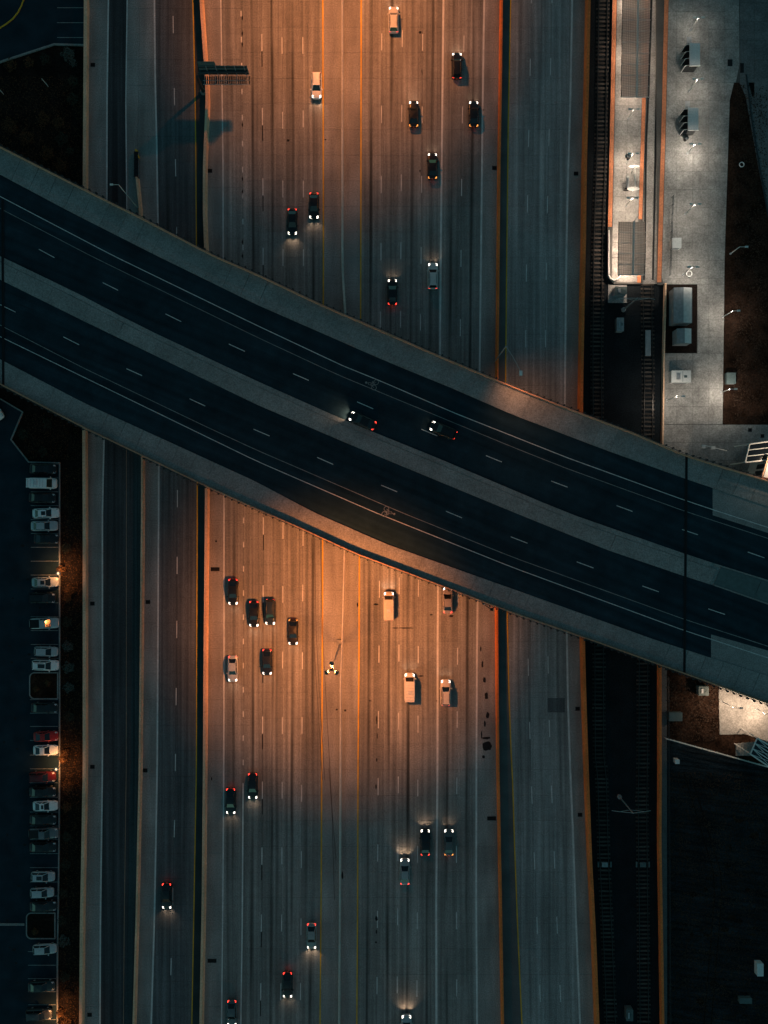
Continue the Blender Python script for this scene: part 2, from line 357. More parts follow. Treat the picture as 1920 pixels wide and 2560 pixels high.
# ---------------------------------------------------------------- freeway: sub-base, slabs, paint
xs0 = [F['W1'](y) for y in (Y0, Y1_)]
fw = MB()
ys = list(range(Y0, Y1_ + 1, 60))
for a, b in zip(ys[:-1], ys[1:]):
    fw.quad(at(F['W1'](b), b, -.05), at(F['W6'](b), b, -.05), at(F['W6'](a), a, -.05), at(F['W1'](a), a, -.05))
freeway = fw.build('freeway', M['joint']); tag(freeway, 'wide concrete freeway running up the picture under the bridge', kind='structure')
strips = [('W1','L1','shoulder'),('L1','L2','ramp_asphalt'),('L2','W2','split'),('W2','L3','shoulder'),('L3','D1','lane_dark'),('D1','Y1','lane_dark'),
 ('Y1','W3','gutter'),('W3','L4','shoulder'),('L4','H1','lane'),('H1','c1','lane'),('c1','c2','lane'),('c2','c3','lane'),('c3','Y2','lane'),
 ('Y2','W4','shoulder'),('W4','Y3','shoulder'),('Y3','d','lane'),('d','e','lane'),('e','f','lane'),('f','L5','lane'),('L5','g','lane'),('g','L6','lane'),
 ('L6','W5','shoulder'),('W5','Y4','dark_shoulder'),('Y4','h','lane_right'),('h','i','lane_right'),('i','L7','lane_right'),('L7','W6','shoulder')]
SL = 64; GAP = .22
cands = []
for si, (a, b, mt) in enumerate(strips):
    fa, fb = F[a], F[b]
    off = 0 if si > 8 else 17
    y = Y0 + off
    row = 0
    while y < Y1_:
        y2 = min(y + SL, Y1_)
        mm = mt
        if mt == 'split': mm = 'shoulder' if y < 700 else 'ramp_asphalt'
        gx = GAP if mm != 'ramp_asphalt' else 0; gy = gx
        top = [at(fa(y2) + gx, y2 - gy, 0), at(fb(y2) - gx, y2 - gy, 0), at(fb(y) - gx, y + gy, 0), at(fa(y) + gx, y + gy, 0)]
        v0, v1 = -y2 / PPM, -y / PPM
        uv = [(si + .02, v0), (si + .98, v0), (si + .98, v1), (si + .02, v1)]
        cx = (fa(y) + fb(y)) / 2; cy = (y + y2) / 2
        vis = (not hidden(cx, cy)) and -20 < cy < 2580
        cands.append((mm, top, uv, vis, abs(fb(y) - fa(y)), mm != 'ramp_asphalt'))
        y = y2; row += 1
order = sorted(range(len(cands)), key=lambda k: -(cands[k][4] if cands[k][3] and cands[k][5] else 0))
single = set(order[:300])
rest = {}
def slab(mb, top, uv):
    n = len(mb.v); mb.v += top + [(p[0], p[1], p[2] - .12) for p in top]; mb.uv += uv + uv
    mb.f += [(n, n + 1, n + 2, n + 3), (n, n + 4, n + 5, n + 1), (n + 1, n + 5, n + 6, n + 2), (n + 2, n + 6, n + 7, n + 3), (n + 3, n + 7, n + 4, n)]
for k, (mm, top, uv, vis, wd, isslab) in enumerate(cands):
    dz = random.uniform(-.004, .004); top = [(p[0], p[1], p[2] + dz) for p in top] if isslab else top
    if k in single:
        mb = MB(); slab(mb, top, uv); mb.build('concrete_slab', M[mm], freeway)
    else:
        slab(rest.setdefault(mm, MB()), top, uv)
for mm, mb in rest.items():
    o = mb.build('ramp_surface' if mm == 'ramp_asphalt' else 'concrete_slab', M[mm], freeway)
    if mm != 'ramp_asphalt': o['kind'] = 'stuff'

def line(name, f, ya, yb, wd, mat, z=.012, parent=None):
    mb = MB(); n = max(1, int(abs(yb - ya) / 60)); 
    for i in range(n):
        a = ya + (yb - ya) * i / n; b = ya + (yb - ya) * (i + 1) / n
        mb.quad(at(f(b) - wd / 2, b, z), at(f(b) + wd / 2, b, z), at(f(a) + wd / 2, a, z), at(f(a) - wd / 2, a, z))
    return mb.build(name, mat, parent or freeway)
for k, wd in (('L1', 3.8), ('L3', 4.0), ('L4', 3.2), ('L5', 4.8), ('L6', 4.5), ('L7', 4.6)):
    line('edge_line', F[k], Y0, Y1_, wd, M['white_line'])
line('edge_line', F['L2'], Y0, 700, 2.8, M['white_line'])
for k, wd in (('Y1', 2.6), ('Y2', 3.2), ('Y3', 3.2), ('Y4', 3.0)):
    line('yellow_edge_line', F[k], Y0, Y1_, wd, M['yellow_line'])
o = line('yellow_edge_line', F['L2'], 900, Y1_, 1.4, M['wall_brown'])
# skip lines (start, length)
def dashes(f, starts, ln=45, wd=2.1, black=0):
    for s in starts:
        if hidden(f(s), s + ln / 2): continue
        line('lane_dash', f, s, s + ln, wd, M['white_line'])
        if black: line('contrast_dash', f, s + ln, s + ln + black, wd * .9, M['black_paint'])
R1 = lambda off, zs: [off + z / 2.592 for z in zs]
dashes(F['c1'], R1(0, (220, 700, 1155, 1605)) + R1(1280, (35, 475, 895, 1325)) + R1(1920, (88, 515, 950, 1395)), 43, 2.6, 39)
dashes(F['c2'], R1(0, (240, 725, 1170, 1615)) + R1(1280, (65, 480, 905, 1330)) + R1(1920, (90, 515, 950, 1395)), 42)
dashes(F['c3'], R1(0, (240, 715, 1170, 1615)) + R1(1280, (110, 470, 910, 1330)) + R1(1920, (110, 540, 975, 1395)), 42)
dashes(F['d'], R1(0, (215, 685, 1140, 1575)) + R1(640, (360,)) + R1(1280, (445, 865, 1290)) + R1(1920, (65, 495, 925, 1355)), 43)
dashes(F['e'], R1(0, (195, 680, 1130, 1570)) + R1(640, (355,)) + R1(1280, (425, 860, 1300)) + R1(1920, (55, 495, 910, 1350)), 42)
dashes(F['f'], R1(0, (220, 690, 1140, 1600)) + R1(640, (375,)) + R1(1280, (440, 870, 1320)) + R1(1920, (75, 505, 935, 1375)), 42)
dashes(F['g'], R1(0, (230, 690, 1160, 1620)) + R1(640, (410,)) + R1(1280, (480, 880, 1290)) + R1(1920, (60, 505, 935, 1370)), 42)
dashes(F['h'], R1(0, (-90, 380, 840, 1265)) + R1(640, (55, 480)) + R1(1280, (950, 1360)) + R1(1920, (120, 545, 965, 1405)), 43)
dashes(F['i'], R1(0, (-90, 375, 835, 1270)) + R1(640, (45, 480)) + R1(1280, (935, 1348)) + R1(1920, (115, 540, 963, 1405)), 43)
dashes(F['D1'], [40, 220, 398, 568, 1225, 1392, 1552, 1720, 1885, 2050, 2220, 2395], 43)
dashes(F['H1'], [-38 + 65 * k for k in range(11)] + [1294 + 60.5 * k for k in range(11)], 14, 2.6)
line('edge_line', F['H1'], 1958, Y1_, 3.4, M['white_line'])
for ya in (45, 84, 111, 312, 447, 480, 605, 640):
    MB().poly([at(606.4 + q[0], ya + q[1], .012) for q in ((0, -7), (-2.6, 0), (0, 7), (1.4, 0))][::-1]).build('worn_spot', M['black_paint'], freeway)

# tyre marks, patches and sealed cracks on the pavement
def blot(name, x, y, rx, ry, mat, z=.016, n=14, rag=.35):
    p = []
    for k in range(n):
        t = -2 * pi * k / n; r = 1 - rag * random.random()
        p.append(at(x + rx * r * cos(t), y - ry * r * sin(t), z))
    return MB().poly(p[::-1]).build(name, mat, freeway)
for pts in ([(1345,779),(1600,784),(1800,797),(1950,806)], [(1345,786),(1600,791),(1800,803),(1950,812)], [(1345,801),(1600,807),(1800,818),(2000,829),(2250,836)], [(1920,822),(2050,832),(2150,840)]):
    line('tyre_mark', crv(pts), pts[0][0], pts[-1][0], 1.3, M['tyre'], .018)
for (x, y, rx, ry) in ((1218,1865,15,15),(1216,1845,13,4),(1212,1810,3,9),(1204,1838,2,12),(1219,1788,5,9),(1216,1740,5,11),(1211,1700,4,9),(1206,1660,3,10),(1202,1622,2,8),(1209,1892,4,5),
    (940,1511,7,3),(894,1512,2,6),(1128,1540,7,3),(1078,1537,4,2.5),(1015,1570,22,1.6),(988,1570,10,1.4),(1052,1690,8,2),(925,1752,4,1.6),(942,1800,2,12),(943,1840,1.6,9),(942,1900,2,6),(940,1966,2,7),(941,2296,4,8),(941,2330,2,6),(940,2356,3,3),
    (856,2188,3,11),(842,1774,3,3),(863,1776,3,3),(1091,1752,2,2),(1051,81,4,4),(720,351,4,4),(814,349,3,2),(1208,275,3,1.5),(540,1353,3,3),(529,1947,2,5),(1055,180,1.2,8),(1050,427,2,3)):
    blot('sealed_patch', x, y, rx, ry, M['black_paint'])
MB().poly([at(x, y, .014) for x, y in ((1369,1781),(1412,1781),(1412,1745),(1369,1745))]).build('pavement_patch', M['lane_dark'], freeway)

# drains let into the shoulders
drains = [(232,162,'beside the upper left retaining wall'),(525,427,'right of the tan wall just above the bridge'),(1236,420,'left of the right-hand median wall above the bridge'),
 (1440,434,'left of the rail wall above the bridge'),(231,1509,'beside the left retaining wall below the bridge'),(370,1505,'right of the ramp wall below the bridge'),
 (538,1423,'right of the broad tan wall below the bridge'),(231,1917,'beside the left wall level with the dark red car'),(363,1926,'beside the ramp wall level with the dark red car'),
 (530,2402,'right of the tan wall near the bottom edge'),(1229,2046,'left of the orange wall, level with the car roof-lit pair'),(1444,1772,'left of the rail wall below the bridge'),
 (1450,2037,'left of the rail wall near the lower rail mast'),(224,2537,'beside the left wall at the very bottom')]
for (x, y, s) in drains:
    wd = 11 if x not in (538, 530, 1229) else 22
    r = empty('drain_grate', at(x, y, .02), 0, 'dark iron drain grate ' + s, 'drain', 'drain grates in the freeway shoulders')
    a, b = wd / PPM / 2, 9.5 / PPM / 2
    f = MB(); f.box(-a, a, -b, -b + .06, -.02, .03).box(-a, a, b - .06, b, -.02, .03).box(-a, -a + .06, -b, b, -.02, .03).box(a - .06, a, -b, b, -.02, .03); f.build('frame', M['grate'], r)
    p = MB(); p.box(-a, a, -b, b, -.02, .004)
    for k in range(6): q = -a + (k + .5) * 2 * a / 6; p.box(q - .03, q + .03, -b, b, -.02, .02)
    p.build('grate', M['grate'], r)

# ---------------------------------------------------------------- walls along the freeway
def wall(name, f, ya, yb, prof, mat, label, group=None, z0=0, cat='wall'):
    mb = MB(); n = max(1, int((yb - ya) / 40)); rings = []
    for i in range(n + 1):
        y = ya + (yb - ya) * i / n; cx, cy, _ = at(f(y), y, 0)
        rings.append([(cx + dx, cy, z0 + dz) for dx, dz in prof])
    m = len(prof)
    for r in rings: mb.v += r; mb.uv += [(0, 0)] * m
    for i in range(n):
        for k in range(m):
            k2 = (k + 1) % m; mb.f.append((i * m + k, i * m + k2, (i + 1) * m + k2, (i + 1) * m + k))
    mb.f.append(tuple(range(m))[::-1]); mb.f.append(tuple(n * m + k for k in range(m)))
    o = mb.build(name, mat); fixnorm(o.data); tag(o, label, cat, group); return o
def fprof(w, h, t): return [(-w/2, -.2), (w/2, -.2), (w/2, .08), (w/2 - (w-t)*.38, .28), (t/2, h), (-t/2, h), (-w/2 + (w-t)*.38, .28), (-w/2, .08)]
wall('retaining_wall', F['W1'], Y0, Y1_, [(-.28,-.4),(.28,-.4),(.28,1.3),(-.28,1.3)], M['wall_tan_glow'], 'long tan retaining wall between the left planting strip and freeway')
wall('barrier_wall', F['W2'], 448, Y1_, fprof(.6, 1.1, .3), M['wall_tan_glow'], 'tan barrier wall splitting the left ramp from the next lanes')
wall('barrier_wall', F['W3'], Y0, Y1_, fprof(.75, 1.35, .42), M['wall_tan_glow'], 'broad tan barrier wall left of the wide orange-lit lanes')
wall('barrier_wall', F['W4'], Y0, Y1_, fprof(.42, .95, .18), M['wall_pale'], 'thin pale median barrier down the middle of the freeway')
wall('barrier_wall', F['W5'], Y0, Y1_, fprof(.62, 1.3, .25), M['wall_orange_glow'], 'glow-tinted orange barrier wall between the wide lanes and right-hand lanes')
wall('rail_wall', F['W6'], Y0, Y1_, [(-.24,-.4),(.24,-.4),(.24,2.3),(-.24,2.3)], M['wall_orange_glow'], 'tall glow-tinted orange wall between the right-hand lanes and rail tracks')
w7n = crv([(710,1661),(900,1656),(1105,1653.5)]); w7s = crv([(1500,1645),(1670,1645),(1920,1645.5),(2100,1644.6),(2300,1648),(2560,1652)])
wall('rail_wall', w7n, 711, 1200, [(-.13,-.4),(.13,-.4),(.13,.9),(-.13,.9)], M['wall_tan_glow'], 'thin reddish wall between rail ballast and station plaza')
wall('rail_wall', w7s, 1560, Y1_, [(-.2,-.4),(.2,-.4),(.2,1.4),(-.2,1.4)], M['wall_orange_glow'], 'glow-tinted orange wall right of the rail tracks below the bridge')

# ramp nose cushion at the start of the ramp wall
r = empty('crash_cushion', at(343.5, 416, 0), R(0), 'black crash cushion with yellow nose in front of the ramp wall', 'crash cushion')
for k in range(6): MB().box(-.38, .38, -2.2 + k * .78, -1.5 + k * .78, 0, .85 - .02 * (k % 2)).build('cushion_bay', M['black'], r)
MB().box(-.42, -.38, -2.2, 2.3, .3, .6).box(.38, .42, -2.2, 2.3, .3, .6).build('side_rail', M['galv'], r)
t = MB(); t.prism([(.45, 1.2, .8), (.45, 1.6, .8), (.22, 2.7, .8), (-.22, 2.9, .8), (-.2, 2.6, .8), (.3, 1.5, .8)], .7); t.build('nose', M['yellow_line'], r)

# ---------------------------------------------------------------- bridge
DZ = 7.2
bridge = MB()
bx = list(range(-60, 1981, 40))
def bq(mb, fa, fb, x0, x1, za, zb=None):
    zb = za if zb is None else zb
    mb.quad(at(x0, fb(x0), zb), at(x1, fb(x1), zb), at(x1, fa(x1), za), at(x0, fa(x0), za))
deck = MB(); 
def inset(f, d): return lambda x: f(x) + d
no, so_ = inset(G['NO'], 4), inset(G['SO'], -4)
for a, b in zip(bx[:-1], bx[1:]):
    bq(deck, no, so_, a, b, DZ - .05)
    p = [at(a, so_(a), DZ - .3), at(b, so_(b), DZ - .3), at(b, no(b), DZ - .3), at(a, no(a), DZ - .3)]
    q = [(v[0], v[1], DZ - 1.6) for v in p]
    deck.quad(q[3], q[2], q[1], q[0]); deck.quad(p[0], q[0], q[1], p[1]); deck.quad(p[2], q[2], q[3], p[3])
bridge = deck.build('bridge', M['walk']); tag(bridge, 'curving road bridge crossing over the freeway and rail tracks', 'bridge')
rw = MB()
for a, b in zip(bx[:-1], bx[1:]):
    bq(rw, G['NI'], G['MU'], a, b, DZ)
    bq(rw, G['ML'], G['SI'], a, b, DZ)
rw.build('roadway', M['asphalt'], bridge)
# sidewalk and median panels
def panels(fa, fb, x0, x1, step, z, name, mat, gap=.22):
    x = x0
    while x < x1:
        e = min(x + step, x1)
        p = [at(x + gap, fb(x), z), at(e - gap, fb(e), z), at(e - gap, fa(e), z), at(x + gap, fa(x), z)]
        # joints run square to the bridge: shift the upper edge along
        sh = .42 * (fb(x) - fa(x)) * .9
        p = [at(x + gap, fb(x + gap), z), at(e - gap, fb(e - gap), z), at(e - gap + sh, fa(e - gap + sh), z), at(x + gap + sh, fa(x + gap + sh), z)]
        MB().prism(p, .16).build(name, mat, bridge)
        x = e
panels(inset(G['NO'], 5), G['NI'], -60, 1960, 44, DZ + .13, 'sidewalk_panel', M['walk'])
panels(G['SI'], inset(G['SO'], -5), -60, 1960, 44, DZ + .13, 'sidewalk_panel', M['walk'])
mj = lambda x: G['MU'](x) + 13
panels(G['MU'], mj, -60, 1775, 88, DZ + .13, 'median_panel', M['walk'], .1)
panels(lambda x: mj(x) + .9, G['ML'], -60, 1775, 88, DZ + .13, 'median_panel', M['walk'], .1)
panels(lambda x: G['MU'](x) + 4, lambda x: G['ML'](x) - 4, 1785, 1990, 100, DZ + .08, 'median_planter', M['cab_teal'], .1)
panels(G['MU'], lambda x: G['MU'](x) + 3.4, 1785, 1990, 100, DZ + .14, 'median_kerb', M['walk'], .1)
panels(lambda x: G['ML'](x) - 3.4, G['ML'], 1785, 1990, 100, DZ + .14, 'median_kerb', M['walk'], .1)
# approach slabs at the right-hand end
ap = MB(); ap.poly([at(1781.6, 1288, DZ + .01), at(1985, 1353, DZ + .01), at(1985, 1287, DZ + .01), at(1781.6, 1220, DZ + .01)]); ap.build('approach_slab', M['walk'], bridge)
ap = MB(); ap.poly([at(1777.7, 1645, DZ + .01), at(1985, 1711, DZ + .01), at(1985, 1645, DZ + .01), at(1777.7, 1586, DZ + .01)]); ap.build('approach_slab', M['walk'], bridge)
# parapets
def parapet(f, s, name='parapet'):
    mb = MB(); prev = None
    for x in bx:
        a = at(x, f(x), DZ + 1.0); b = at(x, f(x) - s * 3.0, DZ + 1.0)
        ring = [a, b, (b[0], b[1], DZ - .2), (a[0], a[1], DZ - 1.0)]
        n = len(mb.v); mb.v += ring; mb.uv += [(0, 0)] * 4
        if prev is not None:
            for k in range(4): mb.f.append((prev + k, prev + (k + 1) % 4, n + (k + 1) % 4, n + k))
        prev = n
    o = mb.build(name, M['parapet'], bridge); fixnorm(o.data)
    # railing with posts
    t = MB(); pts = [at(x, f(x) + s * 2.4, DZ + 1.3) for x in bx]; t.tube(pts, .045, 6); t.build('hand_rail', M['dark_steel'], bridge)
    ps = MB(); x = -50
    while x < 1970:
        a = at(x, f(x) + s * 2.4, DZ + 1.3); ps.tube([(a[0], a[1], DZ + .2), a], .05, 5)
        b = at(x, f(x) + s * 4.6, DZ + .5); ps.box(b[0] - .12, b[0] + .12, b[1] - .12, b[1] + .12, DZ - .2, DZ + .5); x += 17
    o = ps.build('rail_posts', M['dark_steel'], bridge); o['kind'] = 'stuff'
parapet(G['NO'], -1); parapet(G['SO'], 1)
# bridge paint
def bline(name, f, xa, xb, wd, mat, z=DZ + .02):
    mb = MB(); n = max(1, int((xb - xa) / 40))
    for i in range(n):
        a = xa + (xb - xa) * i / n; b = xa + (xb - xa) * (i + 1) / n
        mb.quad(at(a, f(a) + wd / 2, z), at(b, f(b) + wd / 2, z), at(b, f(b) - wd / 2, z), at(a, f(a) - wd / 2, z))
    mb.build(name, mat, bridge)
bline('edge_line', G['A'], -60, 1980, 2.0, M['white_line']); bline('bike_lane_line', G['Bl'], -60, 1980, 1.6, M['faint_line'])
bline('bike_lane_line', G['E'], -60, 1980, 1.7, M['faint_line']); bline('edge_line', G['Fl'], -60, 1980, 1.9, M['white_line'])
for (x0, y0, x1, y1) in ((97,623,136,644),(256.6,706.4,295,725.6),(413.6,784.7,453,804),(572,860,612,878.4),(732.6,934,772,951),(892.7,1004.6,933,1022),(1053.6,1073,1093,1089.5),(1215,1139,1254.6,1155),(1378,1202.5,1419,1218),(1541.6,1264,1581,1278.5),(1705,1323.6,1745,1337),(1869.5,1380,1911,1394.6),
    (0,761.5,38.6,780),(158,842,198,862),(316,921.6,355,939),(474,997,513,1015),(634,1073,674,1090),(793,1143.5,833,1161),(953,1213,993,1229.5),(1115,1278,1155,1294.7),(1277,1342,1318.6,1358),(1442,1404.6,1483.7,1420),(1606,1465,1647,1479.5),(1770.7,1522,1812.4,1536)):
    bline('lane_dash', crv([(x0, y0), (x1, y1)]), x0, x1, 2.0, M['white_line'])
# sealed cracks, wheel polish and patches on the deck
for _ in range(26):
    x = random.uniform(20, 1880); up = random.random() < .5; t = random.uniform(.15, .85)
    y = (G['NI'](x) * t + G['MU'](x) * (1 - t)) if up else (G['ML'](x) * t + G['SI'](x) * (1 - t))
    p = []; L = random.uniform(6, 34); sl = .42 if random.random() < .6 else -2.2
    for k in range(6): q = k / 5; p.append((x + L * q * (1 if sl > 0 else .35), y + (L * q * sl) * (1 if sl > 0 else .35) + random.uniform(-1, 1)))
    up_ = [at(a, b - .45, DZ + .012) for a, b in p]; dn_ = [at(a, b + .45, DZ + .012) for a, b in p[::-1]]
    MB().poly([*up_, *dn_][::-1]).build('sealed_crack', M['black_paint'], bridge)
# expansion joints
for (xa, ya, xb, yb) in ((1716.5,1138,1711,1685),(6,500,8,962)):
    for dx in (-2.2, 2.2):
        MB().prism([at(xa + dx - .9, ya, DZ + .17), at(xb + dx - .9, yb, DZ + .17), at(xb + dx + .9, yb, DZ + .17), at(xa + dx + .9, ya, DZ + .17)][::1], .03).build('expansion_joint', M['black'], bridge)
    MB().prism([at(xa - 1.3, ya, DZ + .15), at(xb - 1.3, yb, DZ + .15), at(xb + 1.3, yb, DZ + .15), at(xa + 1.3, ya, DZ + .15)], .02).build('expansion_joint', M['black_paint'], bridge)
# bicycle symbols
def bike(x, y, rot):
    mb = MB(); 
    mb.ring(-.05, .5, 0, .42, .05, 18); mb.ring(-.05, -.5, 0, .42, .05, 18)
    def seg(a, b, w=.045):
        dx, dy = b[0] - a[0], b[1] - a[1]; L = math.hypot(dx, dy); nx, ny = -dy / L * w, dx / L * w
        mb.quad((a[0] - nx, a[1] - ny, .001), (b[0] - nx, b[1] - ny, .001), (b[0] + nx, b[1] + ny, .001), (a[0] + nx, a[1] + ny, .001))
    for a, b in (((-.05,-.5),(.55,-.3)),((.55,-.3),(.5,.3)),((.5,.3),(-.05,0)),((-.05,0),(.55,-.3)),((-.05,.5),(.75,.3)),((.75,.3),(.78,.1)),((.6,-.45),(.6,-.1)),((-.05,0),(.9,-.05)),((.9,-.05),(1.3,.15)),((1.3,.15),(.85,.4))): seg(a, b)
    mb.ring(1.55, .2, 0, .1, .1, 10)
    o = mb.build('bike_symbol', M['faint_line'], bridge); p = at(x, y, DZ + .022); o.location = p; o.rotation_euler = (0, 0, rot)
bike(937, 962, R(180 - 22)); bike(964, 1279, R(-23))
# piers under the deck
for (x, y) in ((513,900),(856,1060),(1246,1240),(1560,1370)):
    c = at(x, y, 0); 
    p = MB()
    for k in (-1, 0, 1): p.cyl(c[0] + k * .5, c[1] + k * 9, -.2, DZ - 1.6, .55, 12)
    p.box(c[0] - 1.2, c[0] + 1.2, c[1] - 12, c[1] + 12, DZ - 2.6, DZ - 1.58).build('pier', M['walk'], bridge)

# ---------------------------------------------------------------- left side: lot, strips
flat('planting_strip', [(-80,-80),(216,-80),(214,2620),(-80,2620)], -.12, M['soil'])
flat('parking_lot', [(-80,997-20),(-5,997),(56,1030),(27,1099),(71,1156),(147,1157),(147,1920),(142,2400),(141,2620),(-80,2620)], .0, M['lot'])
flat('parking_lot', [(-80,170),(0,154),(58,135),(135,110),(212,112),(212,-80),(-80,-80)], .0, M['lot'])
def kerb(pts, wd, mat, label=None, z=.15, name='kerb'):
    mb = MB(); 
    for (a, b) in zip(pts[:-1], pts[1:]):
        A = at(a[0], a[1], z); Bq = at(b[0], b[1], z); dx, dy = Bq[0] - A[0], Bq[1] - A[1]; L = math.hypot(dx, dy)
        ex, ey = dx / L * .04, dy / L * .04; nx, ny = -dy / L * wd / 2, dx / L * wd / 2
        mb.prism([(A[0] - nx - ex, A[1] - ny - ey, z), (Bq[0] - nx + ex, Bq[1] - ny + ey, z), (Bq[0] + nx + ex, Bq[1] + ny + ey, z), (A[0] + nx - ex, A[1] + ny - ey, z)], z + .15)
        z += .0015
    o = mb.build(name, mat); tag(o, label, kind='structure'); return o
kerb([(-60,970),(0,997),(56,1030),(27,1099),(71,1155),(148.5,1157),(148.5,1920),(146,2200),(143,2400),(143,2620)], .22, M['walk'])
kerb([(-60,172),(0,154),(58,135),(135,110),(213,112)], .3, M['walk'])
arc = [(-20,78),(0,69),(17,58),(32,46),(44,31),(53,14),(58,0),(60,-30)]
kerb(arc, .2, M['yellow_line'], 'yellow painted kerb arc in the upper left corner')
kerb([(-30,2311.6),(60,2311.6)], .4, M['walk'])
def stall_lines(ysl, xa, xb, parent):
    for y in ysl:
        MB().quad(at(xa, y + .7, .012), at(xb, y + .7, .012), at(xb, y - .7, .012), at(xa, y - .7, .012)).build('stall_line', M['faint_line'], parent)  # dulled paint stands in for missing light on the bay lines
lots = [o for o in bpy.data.objects if o.name.startswith('parking_lot')]
stall_lines([1160 + 34.7 * k for k in range(15)], 77, 146, lots[0])
stall_lines([1749,1783,1816,1851,1887.6,1922,1957,1993,2030,2065,2099,2134,2169,2205,2240], 75, 145, lots[0])
stall_lines([2379,2413,2446.6,2479,2512,2549], 70, 140, lots[0])
stall_lines([19.3, 56.7, 93.7], 142.7, 211, lots[1])
def rrect(x0, y0, x1, y1, r, left_only=True):
    p = []
    for (cx, cy, a0) in ((x1, y1, None), (x1, y0, None), (x0 + r, y0 + r, 90), (x0 + r, y1 - r, 180)):
        if a0 is None: p.append((cx, cy))
        else:
            for k in range(7): t = R(a0 + 15 * k); p.append((cx + r * cos(t), cy - r * sin(t)))
    return p
for (a, b, c, d) in ((74,1682,144,1747),(66,2283,137,2347)):
    pts = rrect(a, b, c, d, 12)
    flat('planting_island', pts, .1, M['brownbed'] if b < 2000 else M['soil'])
    kerb(pts + [pts[0]], .2, M['walk'], z=.17)

for k in range(34):
    b_ = blot('oil_stain', random.uniform(10, 130), random.uniform(1180, 2540), random.uniform(2, 7), random.uniform(2, 5), M['black_paint'], .008); b_.parent = lots[0]
# ---------------------------------------------------------------- shrubs
def foliage(mb, cx, cy, cz, rx, ry, rz, n, s):
    for _ in range(n):
        while True:
            x, y, z = (random.uniform(-1, 1) for _ in range(3)); d = x*x + y*y + z*z
            if .25 < d < 1: break
        k = 1 + .25 * sin(5 * x + cx) * cos(4 * y + cy)
        px, py, pz = cx + x * rx * k, cy + y * ry * k, cz + abs(z) * rz if z > -.3 else cz + .1
        a, b = random.uniform(0, 2 * pi), random.uniform(-.9, .9); L = s * random.uniform(.6, 1.3)
        u = (cos(a) * L, sin(a) * L, sin(b) * L * .6); v = (-sin(a) * L * .5, cos(a) * L * .5, random.uniform(-.4, .4) * L)
        mb.quad((px - u[0], py - u[1], pz - u[2]), (px + v[0], py + v[1], pz + v[2]), (px + u[0], py + u[1], pz + u[2]), (px - v[0], py - v[1], pz - v[2]))
def shrub(x, y, r, h, mat, label, n=260, group='shrubs in the left planting strips', name='shrub', s=.11):
    p = at(x, y, 0); o = empty(name, (p[0], p[1], -.1), 0, label, 'shrub', group)
    f = MB(); foliage(f, 0, 0, .25, r / PPM, r / PPM * random.uniform(.85, 1.15), h, n, s); f.build('foliage', mat, o)
    b = MB()
    for k in range(5):
        t = k * 1.26 + random.random(); b.tube([(0, 0, 0), (cos(t) * r / PPM * .6, sin(t) * r / PPM * .6, h * .8)], .03, 4, .01)
    b.build('stem', M['bark'], o)
lb, ld, lg = M['leaf_brown'], M['leaf_dark'], M['leaf_grey']
